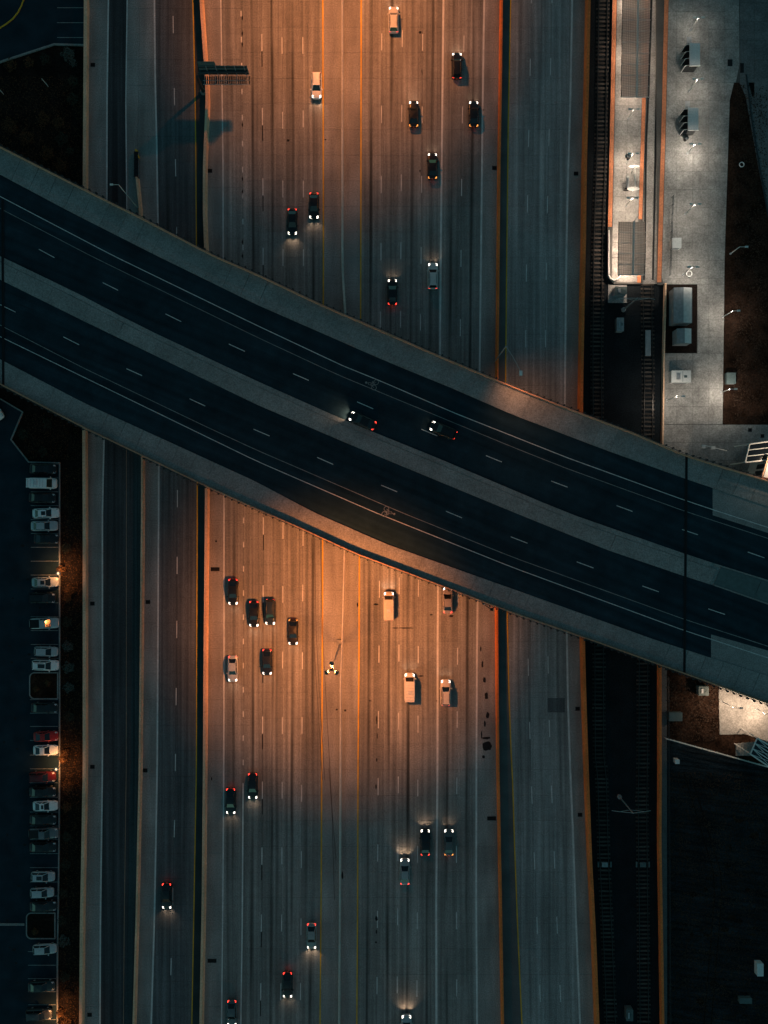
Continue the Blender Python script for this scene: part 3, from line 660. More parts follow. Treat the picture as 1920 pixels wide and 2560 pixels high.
for a in [
 (174,139,17,1.6,lg,'pale feathery shrub at the corner of the upper parking kerb',420),(186,160,10,1.2,lg,'small pale shrub just below the feathery corner shrub',160),
 (30,165,16,.8,lb,'low brown shrub under the upper left kerb near the frame edge',200),(75,158,14,.8,lb,'low brown shrub beneath the middle of the slanting kerb',200),
 (115,150,13,.8,ld,'dark shrub beneath the right end of the slanting kerb',200),(28,318,20,.9,lb,'broad brown shrub against the left frame edge above the bridge',320),
 (70,345,20,.9,lb,'broad brown shrub second from the left above the bridge',320),(112,300,18,.9,lb,'rust brown shrub in the upper left bed, highest of its cluster',320),
 (150,308,16,.9,lb,'rust shrub left of the wall above the bridge',260),(158,350,16,.8,ld,'dark shrub between rust shrubs and retaining wall',260),(120,385,18,.9,lb,'brown shrub nearest the bridge in the upper left bed',300),
 (155,415,15,.9,lb,'brown shrub tucked between bridge rail and retaining wall',260),(185,250,16,.9,ld,'dark shrub beside the wall below the pale corner shrub',260),
 (185,205,13,.8,ld,'small dark shrub on the wall side of the upper bed',200),(178,380,12,.8,ld,'small dark shrub by the wall close to the bridge',160),
 (157,1423,11,1.1,lb,'glowing orange shrub beside the upper garden lamp',320),(177,1476,15,.9,lb,'rust shrub right of the silver sedan below the lamp',300),(170,1495,12,.8,lb,'small rust shrub beside the long black car',200),
 (168,1370,13,.9,ld,'dark shrub beside the empty bays above the lamp',220),(170,1555,13,.9,ld,'round shrub beside the silver pickup',220),(172,1615,15,1.0,lg,'round pale shrub beside the silver hatchback',260),
 (174,1668,16,1.0,lg,'round pale shrub beside the white car with sunroof',300),(175,1718,15,.9,lg,'round pale shrub beside the upper planting island',260),(160,1895,11,1.0,lb,'bright orange shrub beside the lamp by the white coupe',320),
 (165,1880,9,.7,lb,'small orange shrub above the middle garden lamp',140),(172,1965,16,1.0,lb,'rust shrub beside the dark red car',300),(170,2016,13,.9,lb,'brown round shrub beside the white sedan with sunroof',240),
 (175,1790,13,.8,ld,'dark shrub beside the lone black car under the island',200),(170,2090,13,.8,ld,'dark shrub beside the grey coupe',200),(168,2160,13,.8,ld,'dark shrub beside the empty bay in the lower row',200),
 (160,2232,13,.8,ld,'dark shrub beside the small silver hatchback',200),(163,2350,16,1.0,lg,'pale shrub between the lower island and silver sedan',260),(158,2300,12,.8,ld,'dark shrub beside the lower planting island',200),
 (165,2440,14,.9,ld,'dark shrub beside the dark green car',220),(172,2485,12,.9,lb,'brown shrub above the lowest garden lamp',220),(153,2530,10,1.0,lb,'orange shrub touching the kerb at the lowest garden lamp',260),
 (170,2555,13,.9,lb,'rust shrub at the bottom edge below the garden lamp',220),(60,1085,14,.8,ld,'dark shrub in the bed above the first parking bay',180),(110,1130,12,.8,ld,'dark shrub near the corner of the bay kerb',180),(120,1060,14,.8,ld,'dark shrub under the bridge rail left of the wall',180)]:
    shrub(*a)
shrub(93,1722,9,.4,lb,'rust ground plant on the left of the upper parking island',160,'plants on the parking islands'); shrub(122,1708,8,.4,lb,'rust ground plant on the right of the upper parking island',120,'plants on the parking islands')
shrub(90,2328,9,.4,lb,'rust ground plant on the lower parking island',140,'plants on the parking islands')
# leaf litter and tufts nobody could count
def scatter(name, regions, n, mat, s=.14, z=-.1, hh=.1):
    mb = MB(); tot = sum((r[2]-r[0])*(r[3]-r[1]) for r in regions)
    for r in regions:
        for _ in range(int(n * (r[2]-r[0])*(r[3]-r[1]) / tot)):
            x, y = random.uniform(r[0], r[2]), random.uniform(r[1], r[3]); p = at(x, y, 0); a = random.uniform(0, 2*pi); L = s * random.uniform(.5, 1.4)
            if hidden(x, y): continue
            zz = z + random.uniform(0, hh)
            mb.tri((p[0] + L*cos(a), p[1] + L*sin(a), zz), (p[0] + L*cos(a+2), p[1] + L*sin(a+2), zz + hh * .5), (p[0] + L*cos(a+4.2), p[1] + L*sin(a+4.2), zz))
    o = mb.build(name, mat); tag(o, kind='stuff')
scatter('leaf_litter', [(0,190,208,470),(150,1170,208,2560),(60,1030,205,1150)], 9000, lb, .09)
scatter('grass', [(1670,1930,1925,2565)], 14000, M['leaf_bed'], .13, -.06, .18)
scatter('dry_grass', [(1830,215,1915,1055),(1670,1700,1795,1850)], 5000, M['leaf_bed'], .13, .32, .1)

# ---------------------------------------------------------------- rail corridor
flat('rail_bed', [(1452,-80),(1640,-80),(1640,2620),(1490,2620),(1452,1605),(1447,1100)], -.02, M['ballast'], h=.4)
flat('rail_bed', [(1600,705),(1661,705),(1653,1105),(1645,1670),(1652,2620),(1600,2620)], -.025, M['ballast'], h=.4)
T1 = crv([(0,1507.6),(400,1502),(560,1496),(700,1494),(900,1492),(1620,1497),(1900,1498),(1920,1503.8),(2150,1509.6),(2350,1519),(2560,1527)])
T2 = crv([(740,1618),(1000,1621),(1660,1608),(1920,1607),(2000,1605),(2300,1608),(2560,1610)])
tie_me = MB().box(-1.2, 1.2, -.16, .16, 0, .12).mesh('tie', M['tie'])
def track(f, ya, yb, label):
    r = empty('rail_track', (0, 0, 0), 0, label, 'rail track', 'rail tracks')
    y = ya; 
    while y < yb:
        if not hidden(f(y), y): to = link('tie', tie_me, r, at(f(y) + random.uniform(-.7, .7), y + random.uniform(-.6, .6), 0)[:2] + (-.02 + random.uniform(-.02, .01),)); to.rotation_euler[2] = R(random.uniform(-1.6, 1.6))
        y += 10.4
    for s in (-.78, .78):
        mb = MB()
        n = int((yb - ya) / 60)
        for i in range(n):
            a = ya + (yb - ya) * i / n; b = ya + (yb - ya) * (i + 1) / n; A = at(f(a), a); Bp = at(f(b), b)
            mb.prism([(Bp[0] + s - .06, Bp[1], .26), (Bp[0] + s + .06, Bp[1], .26), (A[0] + s + .06, A[1], .26), (A[0] + s - .06, A[1], .26)], .16)
        mb.build('rail', M['steel'], r)
track(T1, -60, 2620, 'left rail track on ties beside the tall orange wall')
track(T2, 712, 2620, 'right rail track on ties, from the platform end downward')
# embedded track beside the platform
TR = crv([(0,1640),(350,1631),(700,1620)])
emb = MB()
ya = -60
TL2 = crv([(0,1629),(230,1621.5),(350,1615.7),(640,1611.5),(710,1610)]); TR2 = crv([(0,1650),(155,1643),(640,1633.5),(710,1632)])
PR = crv([(0,1622),(247,1615),(548,1606),(710,1603)]); SPL = crv([(0,1661.5),(300,1654.5),(560,1647),(710,1643)])
for a, b in zip(range(-60, 710, 55), list(range(-5, 710, 55)) + [710]):
    if b <= a: continue
    emb.quad(at(PR(b)-1, b, .02), at(SPL(b)+1, b, .02), at(SPL(a)+1, a, .02), at(PR(a)-1, a, .02))
et = emb.build('embedded_track', M['plaza']); tag(et, 'rail track set in concrete beside the island platform', kind='structure')
for f in (TL2, TR2):
    for dx, wd, mt, z in ((0, 5.0, 'railbright', .03), (1.2, 1.2, 'steel', .05)):
        mb = MB()
        for a, b in zip(range(-60, 700, 40), range(-20, 740, 40)):
            b = min(b, 710); mb.prism([at(f(b)+dx-wd/2, b, z), at(f(b)+dx+wd/2, b, z), at(f(a)+dx+wd/2, a, z), at(f(a)+dx-wd/2, a, z)], .02)
        mb.build('rail' if dx else 'rail_slot', M[mt], et)

# island platform
PL = crv([(0,1531),(300,1525),(560,1519.5),(710,1517)])
plat = MB()
ppts = [at(PL(y), y, .35) for y in (-60, 100, 300, 560)] ; 
left = [(PL(-60), -60), (PL(300), 300), (PL(568), 568), (1521, 680), (1526, 700), (1536, 710)]
right = [(1603, 710), (PR(548), 548), (PR(247), 247), (PR(-60), -60)]
pp = [at(x, y, .33) for x, y in left + right]
platform = MB().prism(pp, .5).build('station_platform', M['joint']); tag(platform, 'long island platform with orange edges between the two tracks', kind='structure')
yy = -40
while yy < 700:
    y2 = min(yy + 38, 706)
    for (fa, fb) in ((lambda y: PL(y) + 12, lambda y: (PL(y) + PR(y)) / 2), (lambda y: (PL(y) + PR(y)) / 2, lambda y: PR(y) - 10)):
        if yy > 560: fa2 = (lambda y, fa=fa: max(fa(y), 1530)); 
        else: fa2 = fa
        MB().prism([at(fa2(y2)+.3, y2-.3, .36), at(fb(y2)-.3, y2-.3, .36), at(fb(yy)-.3, yy+.3, .36), at(fa2(yy)+.3, yy+.3, .36)], .1).build('paving_slab', M['plaza'], platform)
    yy = y2
def tact(f, ya, yb, wd, parent):
    y = ya
    while y < yb:
        y2 = min(y + 44, yb)
        MB().prism([at(f(y2), y2-.3, .375), at(f(y2)+wd, y2-.3, .375), at(f(y)+wd, y+.2, .375), at(f(y), y+.2, .375)], .08).build('tactile_strip', M['tactile'], parent); y = y2
tact(lambda y: PL(y) + .6, -60, 567, 10, platform); tact(lambda y: PR(y) - 9.5, -60, 548, 9, platform); tact(lambda y: PR(y) - 9.5, 686, 707, 9, platform)
# rounded ramp wall at the platform end
rwm = MB(); pts = [(1523, 575), (1522.5, 640)] + [(1537 - 14.5 * cos(R(a)), 684 + 15 * sin(R(a))) for a in range(0, 181, 20)] 
for a, b in zip(pts[:-1], pts[1:]):
    A, Bp = at(*a, .9), at(*b, .9); dx, dy = Bp[0]-A[0], Bp[1]-A[1]; L = math.hypot(dx, dy); nx, ny = -dy/L*.1, dx/L*.1
    rwm.prism([(A[0]-nx, A[1]-ny, .9), (Bp[0]-nx, Bp[1]-ny, .9), (Bp[0]+nx, Bp[1]+ny, .9), (A[0]+nx, A[1]+ny, .9)], .6)
o = rwm.build('ramp_wall', M['white_steel']); tag(o, 'pale curved ramp wall rounding the lower end of the platform', 'wall')

# side platform + plaza
SPR = lambda y: SPL(y) + 11
plaza = MB().prism([at(x, y, .3) for x, y in [(1640,-60),(1644,712),(1662,712),(1655,1105),(1650,1290),(1960,1290),(1960,1062),(1806.6,1062),(1812,640),(1826,208),(1849,206),(1866,185),(1920,240),(1960,240),(1960,-60)]], .5)
plaza = plaza.build('station_plaza', M['joint']); tag(plaza, 'broad slab-paved station plaza right of the tracks', kind='structure')
tact(lambda y: SPL(y), -60, 706, 10, plaza)
edge = crv([(-60,1848),(206,1849),(207,1826),(640,1812),(1061,1806.6),(1062,1950),(1300,1950)])
lefte = crv([(-60,1673),(300,1665.5),(560,1658),(709,1654),(711,1662.5),(900,1658),(1105,1655.5),(1300,1650)])
y = -60
while y < 1260:
    y2 = y + 44.5
    if y < 206 and y2 > 206.5: y2 = 206.5
    if y < 710.4 and y2 > 711: y2 = 710.5
    if y < 882.5 and y2 > 883: y2 = 883
    if y < 1061.5 and y2 > 1062: y2 = 1062
    ym = (y + y2) / 2
    x = lefte(ym)
    xr = edge(ym)
    cols = [x]; q = 1692
    while q < xr - 12: cols.append(q); q += 40 if q < 1850 else 46
    cols.append(xr)
    for a, b in zip(cols[:-1], cols[1:]):
        if 711 < ym < 882 and b < 1745 and a < 1700: 
            continue
        if 711 < ym < 882 and a < 1743: a = 1743.5
        if b - a < 4: continue
        xa0, xa1 = (lefte(y), lefte(y2)) if a == cols[0] and a != 1743.5 else (a, a)
        xb0, xb1 = (edge(y + .1), edge(y2 - .1)) if b == xr else (b, b)
        if G['NO']((a + b) / 2) + 20 < y: continue
        MB().prism([at(xa1+.3, y2-.3, .35), at(xb1-.3, y2-.3, .35), at(xb0-.3, y+.3, .35), at(xa0+.3, y+.3, .35)], .1).build('paving_slab', M['plaza'], plaza)
    y = y2
# older darker concrete to the upper right
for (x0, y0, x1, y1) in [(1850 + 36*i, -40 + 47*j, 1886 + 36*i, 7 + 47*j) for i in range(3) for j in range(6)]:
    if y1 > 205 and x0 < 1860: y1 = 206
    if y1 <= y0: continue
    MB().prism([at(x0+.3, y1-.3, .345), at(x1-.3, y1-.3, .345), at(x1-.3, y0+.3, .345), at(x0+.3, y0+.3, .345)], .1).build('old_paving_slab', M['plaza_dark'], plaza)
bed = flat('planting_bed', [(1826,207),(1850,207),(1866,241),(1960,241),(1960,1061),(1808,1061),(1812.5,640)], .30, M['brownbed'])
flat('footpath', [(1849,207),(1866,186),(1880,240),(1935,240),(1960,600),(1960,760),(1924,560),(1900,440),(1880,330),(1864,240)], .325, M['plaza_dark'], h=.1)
kerb([(1866,186),(1880,300),(1903,440),(1925,560)], .25, M['dark_steel'], z=.42)
flat('planting_bed', [(1662,711.5),(1743,711.5),(1742,882.5),(1657,882.5)], .31, M['soil'])
for (x, y, a, b, s) in ((1825,157,12,17,'square dark tree grate in the upper right plaza'),(1855,170,9,24,'narrow dark grate in the upper right plaza'),(1875,1075,9,9,'square dark cover at the lower right plaza'),(1906,1090,9,9,'round dark cover near the stair tower')):
    p = at(x, y, .36); m2 = MB(); m2.box(-a/2/PPM, a/2/PPM, -b/2/PPM, b/2/PPM, -.01, .02); o = m2.build('ground_grate', M['grate']); o.location = p; tag(o, s, 'grate')

# lower right: bed, bright plaza, field
flat('planting_bed', [(1667,1600),(1960,1600),(1960,1925),(1660,1843)], -.05, M['brownbed'])
lp = flat('lit_plaza', [(1797,1700),(1799,1836.7),(1862.6,1835.6),(1960,1866),(1960,1700)], .05, M['plaza'])
for i in range(3):
    for j in range(4):
        x0, y0 = 1799 + 42 * i, 1702 + 33.5 * j
        MB().prism([at(x0+.3, y0+33, .07), at(x0+41.6, y0+33, .07), at(x0+41.6, y0+.3, .07), at(x0+.3, y0+.3, .07)], .05).build('paving_slab', M['plaza'], lp)
flat('field', [(1660,1846),(1960,1928),(1960,2620),(1668,2620)], -.04, M['field'])
trk = []
for (xa, xb) in ((1700,1730),(1716,1748)):
    fld = [o for o in bpy.data.objects if o.name == 'field'][0]
    f_ = crv([(1900, xa), (2200, xb + 60), (2560, xb + 30)])
    line('wheel_rut', f_, 1930, 2610, 3.0, M['soil'], -.03, fld)
for _ in range(26):
    blot('bare_patch', random.uniform(1690, 1910), random.uniform(1960, 2540), random.uniform(4, 16), random.uniform(3, 10), random.choice((M['soil'], M['brownbed'])), -.028).parent = fld
flat('verge', [(1652,1600),(1667,1600),(1668,2620),(1653,2620)], .0, M['plaza_dark'])

def fence(p0, p1, n, h, mat, label, rails=(.35, .75, 1.1), name='fence', z0=0):
    A, Bp = at(*p0, z0), at(*p1, z0); r = empty(name, A, 0, label, 'fence'); d = (Bp[0]-A[0], Bp[1]-A[1])
    for k in range(n + 1):
        t = k / n; MB().tube([(d[0]*t, d[1]*t, -.2), (d[0]*t, d[1]*t, h)], .05, 6).build('post', mat, r)
    for z in rails: MB().tube([(0, 0, z), (d[0], d[1], z)], .04, 5).build('rail', mat, r)
    return r
fence((1660,1843), (1925,1917), 10, 1.2, M['white_steel'], 'white fence slanting between the brown bed and dark field', (.3, .6, .9, 1.18))
fence((1667,1690), (1672,2600), 30, 1.2, M['dark_steel'], 'dark rail fence running down beside the field', (.6, 1.15))
fence((1679,494), (1672,690), 9, 1.2, M['dark_steel'], 'dark railing standing on the plaza beside the right track', (.35, .75, 1.15), z0=.35)

# ---------------------------------------------------------------- boxes and cabinets
def cabinet(x0, y0, x1, y1, h, mat, label, gable=False, mat2=None, z0=0, name='equipment_cabinet', cat='cabinet', door=True):
    cx, cy = (x0 + x1) / 2, (y0 + y1) / 2; p = at(cx, cy, h); r = empty(name, (p[0], p[1], z0), 0, label, cat)
    a, b = (x1 - x0) / 2 / PPM * (H-h)/H, (y1 - y0) / 2 / PPM * (H-h)/H
    MB().box(-a + .04, a - .04, -b + .04, b - .04, 0, h - .08).build('body', mat, r)
    if gable:
        MB().quad((-a, -b, h - .1), (0, -b, h + .25), (0, b, h + .25), (-a, b, h - .1)).build('roof_slope', mat, r)
        MB().quad((0, -b, h + .25), (a, -b, h - .1), (a, b, h - .1), (0, b, h + .25)).build('roof_slope', mat2 or mat, r)
        for k in range(8):
            t = -b + (k + .5) * 2 * b / 8; MB().box(-.02, .02, t - .03, t + .03, h + .2, h + .28).build('roof_rib', M['galv'], r)
        t = MB(); t.tri((-a + .03, -b + .05, h - .12), (a - .03, -b + .05, h - .12), (0, -b + .05, h + .22)); t.tri((-a + .03, b - .05, h - .12), (0, b - .05, h + .22), (a - .03, b - .05, h - .12)); t.build('gable', mat, r)
    else:
        MB().prism([(-a, -b + .05, h), (-a + .05, -b, h), (a - .05, -b, h), (a, -b + .05, h), (a, b - .05, h), (a - .05, b, h), (-a + .05, b, h), (-a, b - .05, h)], .1).build('lid', mat2 or mat, r)
    if h > 1.3 and not gable:
        MB().box(-a * .5, -a * .1, -b * .5, b * .5, h, h + .12).build('roof_vent', M['galv'], r)
        MB().box(a * .15, a * .18, -b * .9, b * .9, h, h + .02).box(a * .3, a * .6, -b * .2, b * .2, h, h + .06).build('roof_hatch', M['cab_teal'], r)
    if door: MB().box(-a * .7, a * .7, -b + .0, -b + .05, .15, h - .25).build('door', M['roof_grey'], r)
    return r
cabinet(1683,720,1729,808,2.7,M['roof_grey'],'large gabled equipment house with grey and pale roof in the planter',True,M['roof_light'],.3,'equipment_house','equipment house')
cabinet(1691,822,1727.5,859,2.5,M['roof_grey'],'small gabled equipment house with bright white right roof half',True,M['white_steel'],.3,'equipment_house','equipment house')
cabinet(1677,927,1725.6,957,1.6,M['roof_light'],'pale box cabinet alone on the plaza below the planter',False,M['white_steel'],.35)
flat('equipment_pad', [(1520,712),(1567.5,712),(1567.5,757),(1520,757)], .12, M['walk'])
cabinet(1537,717,1567,736,1.7,M['roof_grey'],'grey box on the concrete pad at the platform end',False,M['cab_teal'],.12)
cabinet(1542,794,1560,828,1.5,M['cab_teal'],'slim grey-green box standing between the two tracks',False,M['roof_grey'],0)
cabinet(1612.6,826,1626,890,.5,M['cab_teal'],'long low teal box lying over the right track',False,M['roof_grey'],.25,'track_box')
cabinet(1566,2524,1583,2553,1.4,M['cab_teal'],'grey-green box between the tracks near the bottom edge',False,M['cab_teal'],0)
cabinet(1747,1716,1772,1739,1.4,M['cab_teal'],'dull green box in the brown bed under the bridge',False,M['cab_teal'],0)
cabinet(1673,1781,1706,1803,1.2,M['cab_teal'],'dull green box in the brown bed near the left rail fence',False,M['cab_teal'],0)
cabinet(1688,1899,1699,1910,1.2,M['white_steel'],'small white box at the top left of the dark field',False,M['white_steel'],0)
cabinet(1893,2409,1909,2441,1.3,M['roof_light'],'tall pale box at the right edge of the dark field',False,M['white_steel'],0)
cabinet(1849,2495.6,1880,2509.5,.9,M['cab_teal'],'low grey-green box in the lower right of the field',False,M['cab_teal'],0)
cabinet(1679,596,1702,621,1.3,M['white_steel'],'white octagonal cabinet beside the plaza railing',False,M['white_steel'],.35)
cabinet(1815,932,1838,960,1.0,M['cab_teal'],'grey-green utility box in the bed right of the plaza',False,M['cab_teal'],.3)
for (x, s) in ((1511.5,'left'),(1607,'right')):
    p = at(x, 2161, .2); r = empty('track_machine', (p[0], p[1], .1), 0, 'pale switch machine across the ' + s + ' rail track', 'switch machine', 'switch machines')
    MB().box(-.55, .55, -.42, .42, 0, .32).build('housing', M['roof_grey' if s == 'left' else 'cab_teal'], r)
    for q in (-1, 1): MB().box(q*1.15-.14, q*1.15+.14, -.5, .5, 0, .2).build('end_block', M['cab_teal'], r)

# ---------------------------------------------------------------- canopies
def canopy(ya, yb, xl, xr, xc, label):
    z = 3.6; r = empty('platform_canopy', (0, 0, 0), 0, label, 'canopy', 'platform canopies')
    n = max(2, round((yb - ya) / 28.5)); 
    for k in range(n):
        a = ya + (yb - ya) * k / n; b = ya + (yb - ya) * (k + 1) / n
        L0, L1 = at(xl(a), a, z), at(xl(b), b, z); C0, C1 = at(xc(a), a, z + .55), at(xc(b), b, z + .55); R0, R1_ = at(xr(a), a, z), at(xr(b), b, z)
        g_ = .03
        MB().quad((L1[0], L1[1]+g_, z), (C1[0]-.08, C1[1]+g_, z+.53), (C0[0]-.08, C0[1]-g_, z+.53), (L0[0], L0[1]-g_, z)).build('glass_panel', M['canopy'], r)
        MB().quad((C1[0]+.08, C1[1]+g_, z+.53), (R1_[0], R1_[1]+g_, z), (R0[0], R0[1]-g_, z), (C0[0]+.08, C0[1]-g_, z+.53)).build('glass_panel', M['canopy'], r)
        MB().tube([(L1[0]-.05, L1[1], z+.02), (C1[0], C1[1], z+.57), (R1_[0]+.05, R1_[1], z+.02)], .055 if k < n-1 else .09, 6).build('rafter', M['white_steel'], r)
        if k % 2 == 0:
            MB().tube([(C0[0], C0[1], .35), (C0[0], C0[1], z + .5)], .12, 8).build('post', M['galv'], r)
            p2 = at(xr(b) - 10, b - 12, z + .2); MB().tube([(C0[0], C0[1], z + .72), (C0[0] + .9, C0[1] + 1.3, z + .45)], .05, 6).build('brace', M['galv'], r)
    ra = at(xc(ya), ya, z + .65); rb = at(xc(yb), yb, z + .65)
    MB().tube([ra, rb], .16, 8).build('ridge_pipe', M['white_steel'], r)
    for f in (xl, xr): MB().tube([at(f(ya), ya, z), at(f(yb), yb, z)], .06, 6).build('gutter', M['dark_steel'], r)
canopy(-60, 243, crv([(0,1556.5),(243,1553)]), crv([(0,1627),(243,1620.5)]), crv([(0,1595),(243,1591.5)]), 'long glazed canopy over the upper end of the island platform')
canopy(554, 687, crv([(554,1547),(687,1544.5)]), crv([(554,1613.5),(687,1611.5)]), crv([(554,1585),(687,1582)]), 'short glazed canopy over the lower end of the island platform')

# ---------------------------------------------------------------- shelters
def shelter(x, y, label):
    p = at(x, y, 0); r = empty('waiting_shelter', (p[0], p[1], .35), 0, label, 'shelter', 'glass waiting shelters on the plaza')
    w2, l2, h = 1.35, 2.6, 2.5
    MB().box(-.2, w2 + .25, -l2 + .6, l2 - .6, h, h + .12).build('roof', M['white_steel'], r)
    MB().box(-.28, -.2, -l2 + .5, l2 - .5, h - .05, h + .16).build('fascia', M['white_steel'], r)
    MB().box(-.2, w2 + .3, -l2 + .5, -l2 + .6, h - .05, h + .16).build('fascia', M['white_steel'], r)
    MB().box(w2 - .04, w2 + .04, -l2 + .7, l2 - .7, .1, h - .06).build('back_panel', M['glassdark'], r)
    for k in range(4):
        yy = -l2 + .75 + k * (2 * l2 - 1.5) / 3
        MB().box(-.9, w2 - .1, yy - .03, yy + .03, .05, h - .3).build('side_screen', M['glassdark'], r)
        MB().tube([(-.9, yy, 0), (-.9, yy, h - .28), (-.15, yy, h)], .06, 6).build('post', M['white_steel'], r)
    MB().box(.5, .95, -l2 + 1, l2 - 1, .4, .46).build('bench_seat', M['galv'], r)
    MB().box(-.55, .3, l2 - .5, l2 + .9, 1.9, 1.96).build('map_screen', M['roof_grey'], r)
shelter(1713, 158, 'upper glass waiting shelter on the plaza, beside a plain lamp'); shelter(1709, 316, 'lower glass waiting shelter on the plaza with a litter bin below it')

def litter_bin(x, y, label):
    p = at(x, y, 0); r = empty('litter_bin', (p[0], p[1], .36), 0, label, 'bin', 'litter bins')
    MB().cyl(0, 0, 0, .85, .32, 14, .36).build('body', M['black'], r); MB().cyl(0, 0, .86, .98, .38, 14, .2).build('lid', M['dark_steel'], r)
litter_bin(1711, 352, 'round black litter bin at the foot of the lower shelter'); litter_bin(1567, 397, 'round black litter bin on the platform beside a lit lamp')
# ring bench and map stand with two curved hoods
p = at(1719, 687, 0); r = empty('ring_bench', (p[0], p[1], .36), 0, 'round white ring bench on the plaza near the platform end', 'bench')
MB().ring(0, 0, .45, .5, .1, 20, h=.08).build('seat', M['white_steel'], r)
for k in range(4): t = k * pi / 2; MB().tube([(cos(t)*.5, sin(t)*.5, 0), (cos(t)*.5, sin(t)*.5, .4)], .04, 6).build('leg', M['galv'], r)
p = at(1852, 413.6, 0); r = empty('tree_ring', (p[0], p[1], .31), 0, 'small white ring standing in the bed beside the plaza', 'ring'); MB().ring(0, 0, .15, .42, .06, 20, h=.2).build('hoop', M['white_steel'], r)
p = at(1567, 459, 0); r = empty('seat_shelter', (p[0], p[1], .36), 0, 'white double-hooded seat frame standing mid platform', 'bench')
def lens(cx, cy, rx, ry, z, h=.06):
    return MB().prism([(cx + rx*cos(2*pi*k/16), cy + ry*sin(2*pi*k/16), z) for k in range(16)], h)
lens(.55, 2.05, 1.0, .2, 2.3).build('hood', M['white_steel'], r); lens(.4, -2.0, 1.15, .36, 2.3).build('hood', M['white_steel'], r)
MB().tube([(.7, 2.0, 2.3), (.7, -1.9, 2.3)], .09, 8).build('beam', M['white_steel'], r)
for y in (2, -1.9): MB().tube([(.7, y, 0), (.7, y, 2.3)], .07, 6).build('post', M['white_steel'], r)
MB().box(-.25, .2, -1.1, 1.1, .42, .5).build('seat', M['galv'], r); MB().box(-.9, -.1, -1.75, -1.55, .5, 1.5).build('side_panel', M['black'], r)
MB().tube([(-.9, 1.5, .5), (-.9, .5, .5), (-.4, .3, .5), (-.4, 1.4, .5)], .03, 5).build('arm_rail', M['galv'], r)

# ---------------------------------------------------------------- lamps
def spot(name, loc, power, colr, size, blend, parent=None, rad=.3, rot=(0, 0, 0), typ='SPOT'):
    d = bpy.data.lights.new(name, typ); d.energy = power; d.color = colr; d.shadow_soft_size = rad
    if typ == 'SPOT': d.spot_size = R(size); d.spot_blend = blend
    o = bpy.data.objects.new(name, d); col.objects.link(o); o.location = loc; o.rotation_euler = rot
    if parent: o.parent = parent
    return o
def photometry(d, ax, ay, oy):
    """roadway luminaire: stronger towards the edge of its field, then cut off (what an IES file would say)"""
    d.use_nodes = True; t = d.node_tree; em = t.nodes['Emission']
    tc = N(t, 'ShaderNodeTexCoord'); sp = N(t, 'ShaderNodeSeparateXYZ'); t.links.new(tc.outputs['Normal'], sp.inputs[0])
    def mth(op, a, b=None):
        n = N(t, 'ShaderNodeMath', operation=op)
        for i, v in enumerate((a, b)):
            if v is None: continue
            if isinstance(v, (int, float)): n.inputs[i].default_value = v
            else: t.links.new(v, n.inputs[i])
        return n.outputs[0]
    dz = mth('MAXIMUM', mth('MULTIPLY', sp.outputs[2], -1.0), .02)
    tx = mth('DIVIDE', mth('DIVIDE', sp.outputs[0], dz), ax)
    ty = mth('DIVIDE', mth('ADD', mth('DIVIDE', sp.outputs[1], dz), -oy), ay)
    rr = mth('SQRT', mth('ADD', mth('MULTIPLY', tx, tx), mth('MULTIPLY', ty, ty)))
    mr = N(t, 'ShaderNodeMapRange', interpolation_type='SMOOTHSTEP'); mr.inputs[1].default_value = .15; mr.inputs[2].default_value = 1.5
    mr.inputs[3].default_value = 1; mr.inputs[4].default_value = 0; t.links.new(rr, mr.inputs[0])
    inv = mth('MINIMUM', mth('POWER', mth('DIVIDE', 1.0, dz), 3.0), 12.0)
    t.links.new(mth('MULTIPLY', mr.outputs[0], inv), em.inputs['Strength'])

def mast(x, y, h, label, k=1.0, ax=1.1, ay=1.15, oy=0.22):
    """tall median mast, three round sodium lamp heads around the top"""
    p = at(x, y, 0); r = empty('lighting_mast', (p[0], p[1], 0), 0, label, 'light mast', 'tall lighting masts on the median')
    MB().box(-.45, .45, -.9, .9, 0, .9).build('footing', M['walk'], r)
    MB().tube([(0, 0, .9), (0, 0, h)], .2, 10, .1).build('pole', M['galv'], r)
    MB().cyl(0, 0, h, h + .3, .25, 10).build('head_hub', M['dark_steel'], r)
    for (dx, dy), (tx, ty) in zip(((-.75, -.55), (.75, -.55), (0, .8)), ((0, 0),) * 3):
        MB().tube([(0, 0, h + .1), (dx * .8, dy * .8, h + .1)], .05, 6).build('arm', M['galv'], r)
        l = MB().cyl(dx, dy, h - .12, h + .25, .38, 14, .22).build('lamp_head', M['cab_teal'], r)
        MB().cyl(dx, dy, h - .16, h - .12, .33, 14).build('lens', M['lamp_sodium'], l)
        sl = spot('sodium_light', (dx, dy, h - .35), K_MAST / 3 * k, SODIUM, 0, 0, r, .3, typ='POINT'); photometry(sl.data, ax, ay, oy)
    gl = spot('wall_spill', (0, 0, h - .5), K_MAST * .22 * k, (1, .25, .05), 0, 0, r, .4, typ='POINT')  # extra point light added as near-horizontal spill to redden the walls
    gl.data.use_nodes = True; t = gl.data.node_tree; tc = N(t, 'ShaderNodeTexCoord'); sp = N(t, 'ShaderNodeSeparateXYZ'); t.links.new(tc.outputs['Normal'], sp.inputs[0])
    mr = N(t, 'ShaderNodeMapRange', interpolation_type='SMOOTHSTEP'); mr.inputs[1].default_value = -.75; mr.inputs[2].default_value = -.3; t.links.new(sp.outputs[2], mr.inputs[0])
    t.links.new(mr.outputs[0], t.nodes['Emission'].inputs['Strength'])
mast(850, 1610, 24, 'tall three-headed sodium lamp mast on the median below the bridge')
mast(852, -60, 26, 'tall sodium lamp mast on the median beyond the upper edge', 1.0, 1.05, 1.35, 0.0)
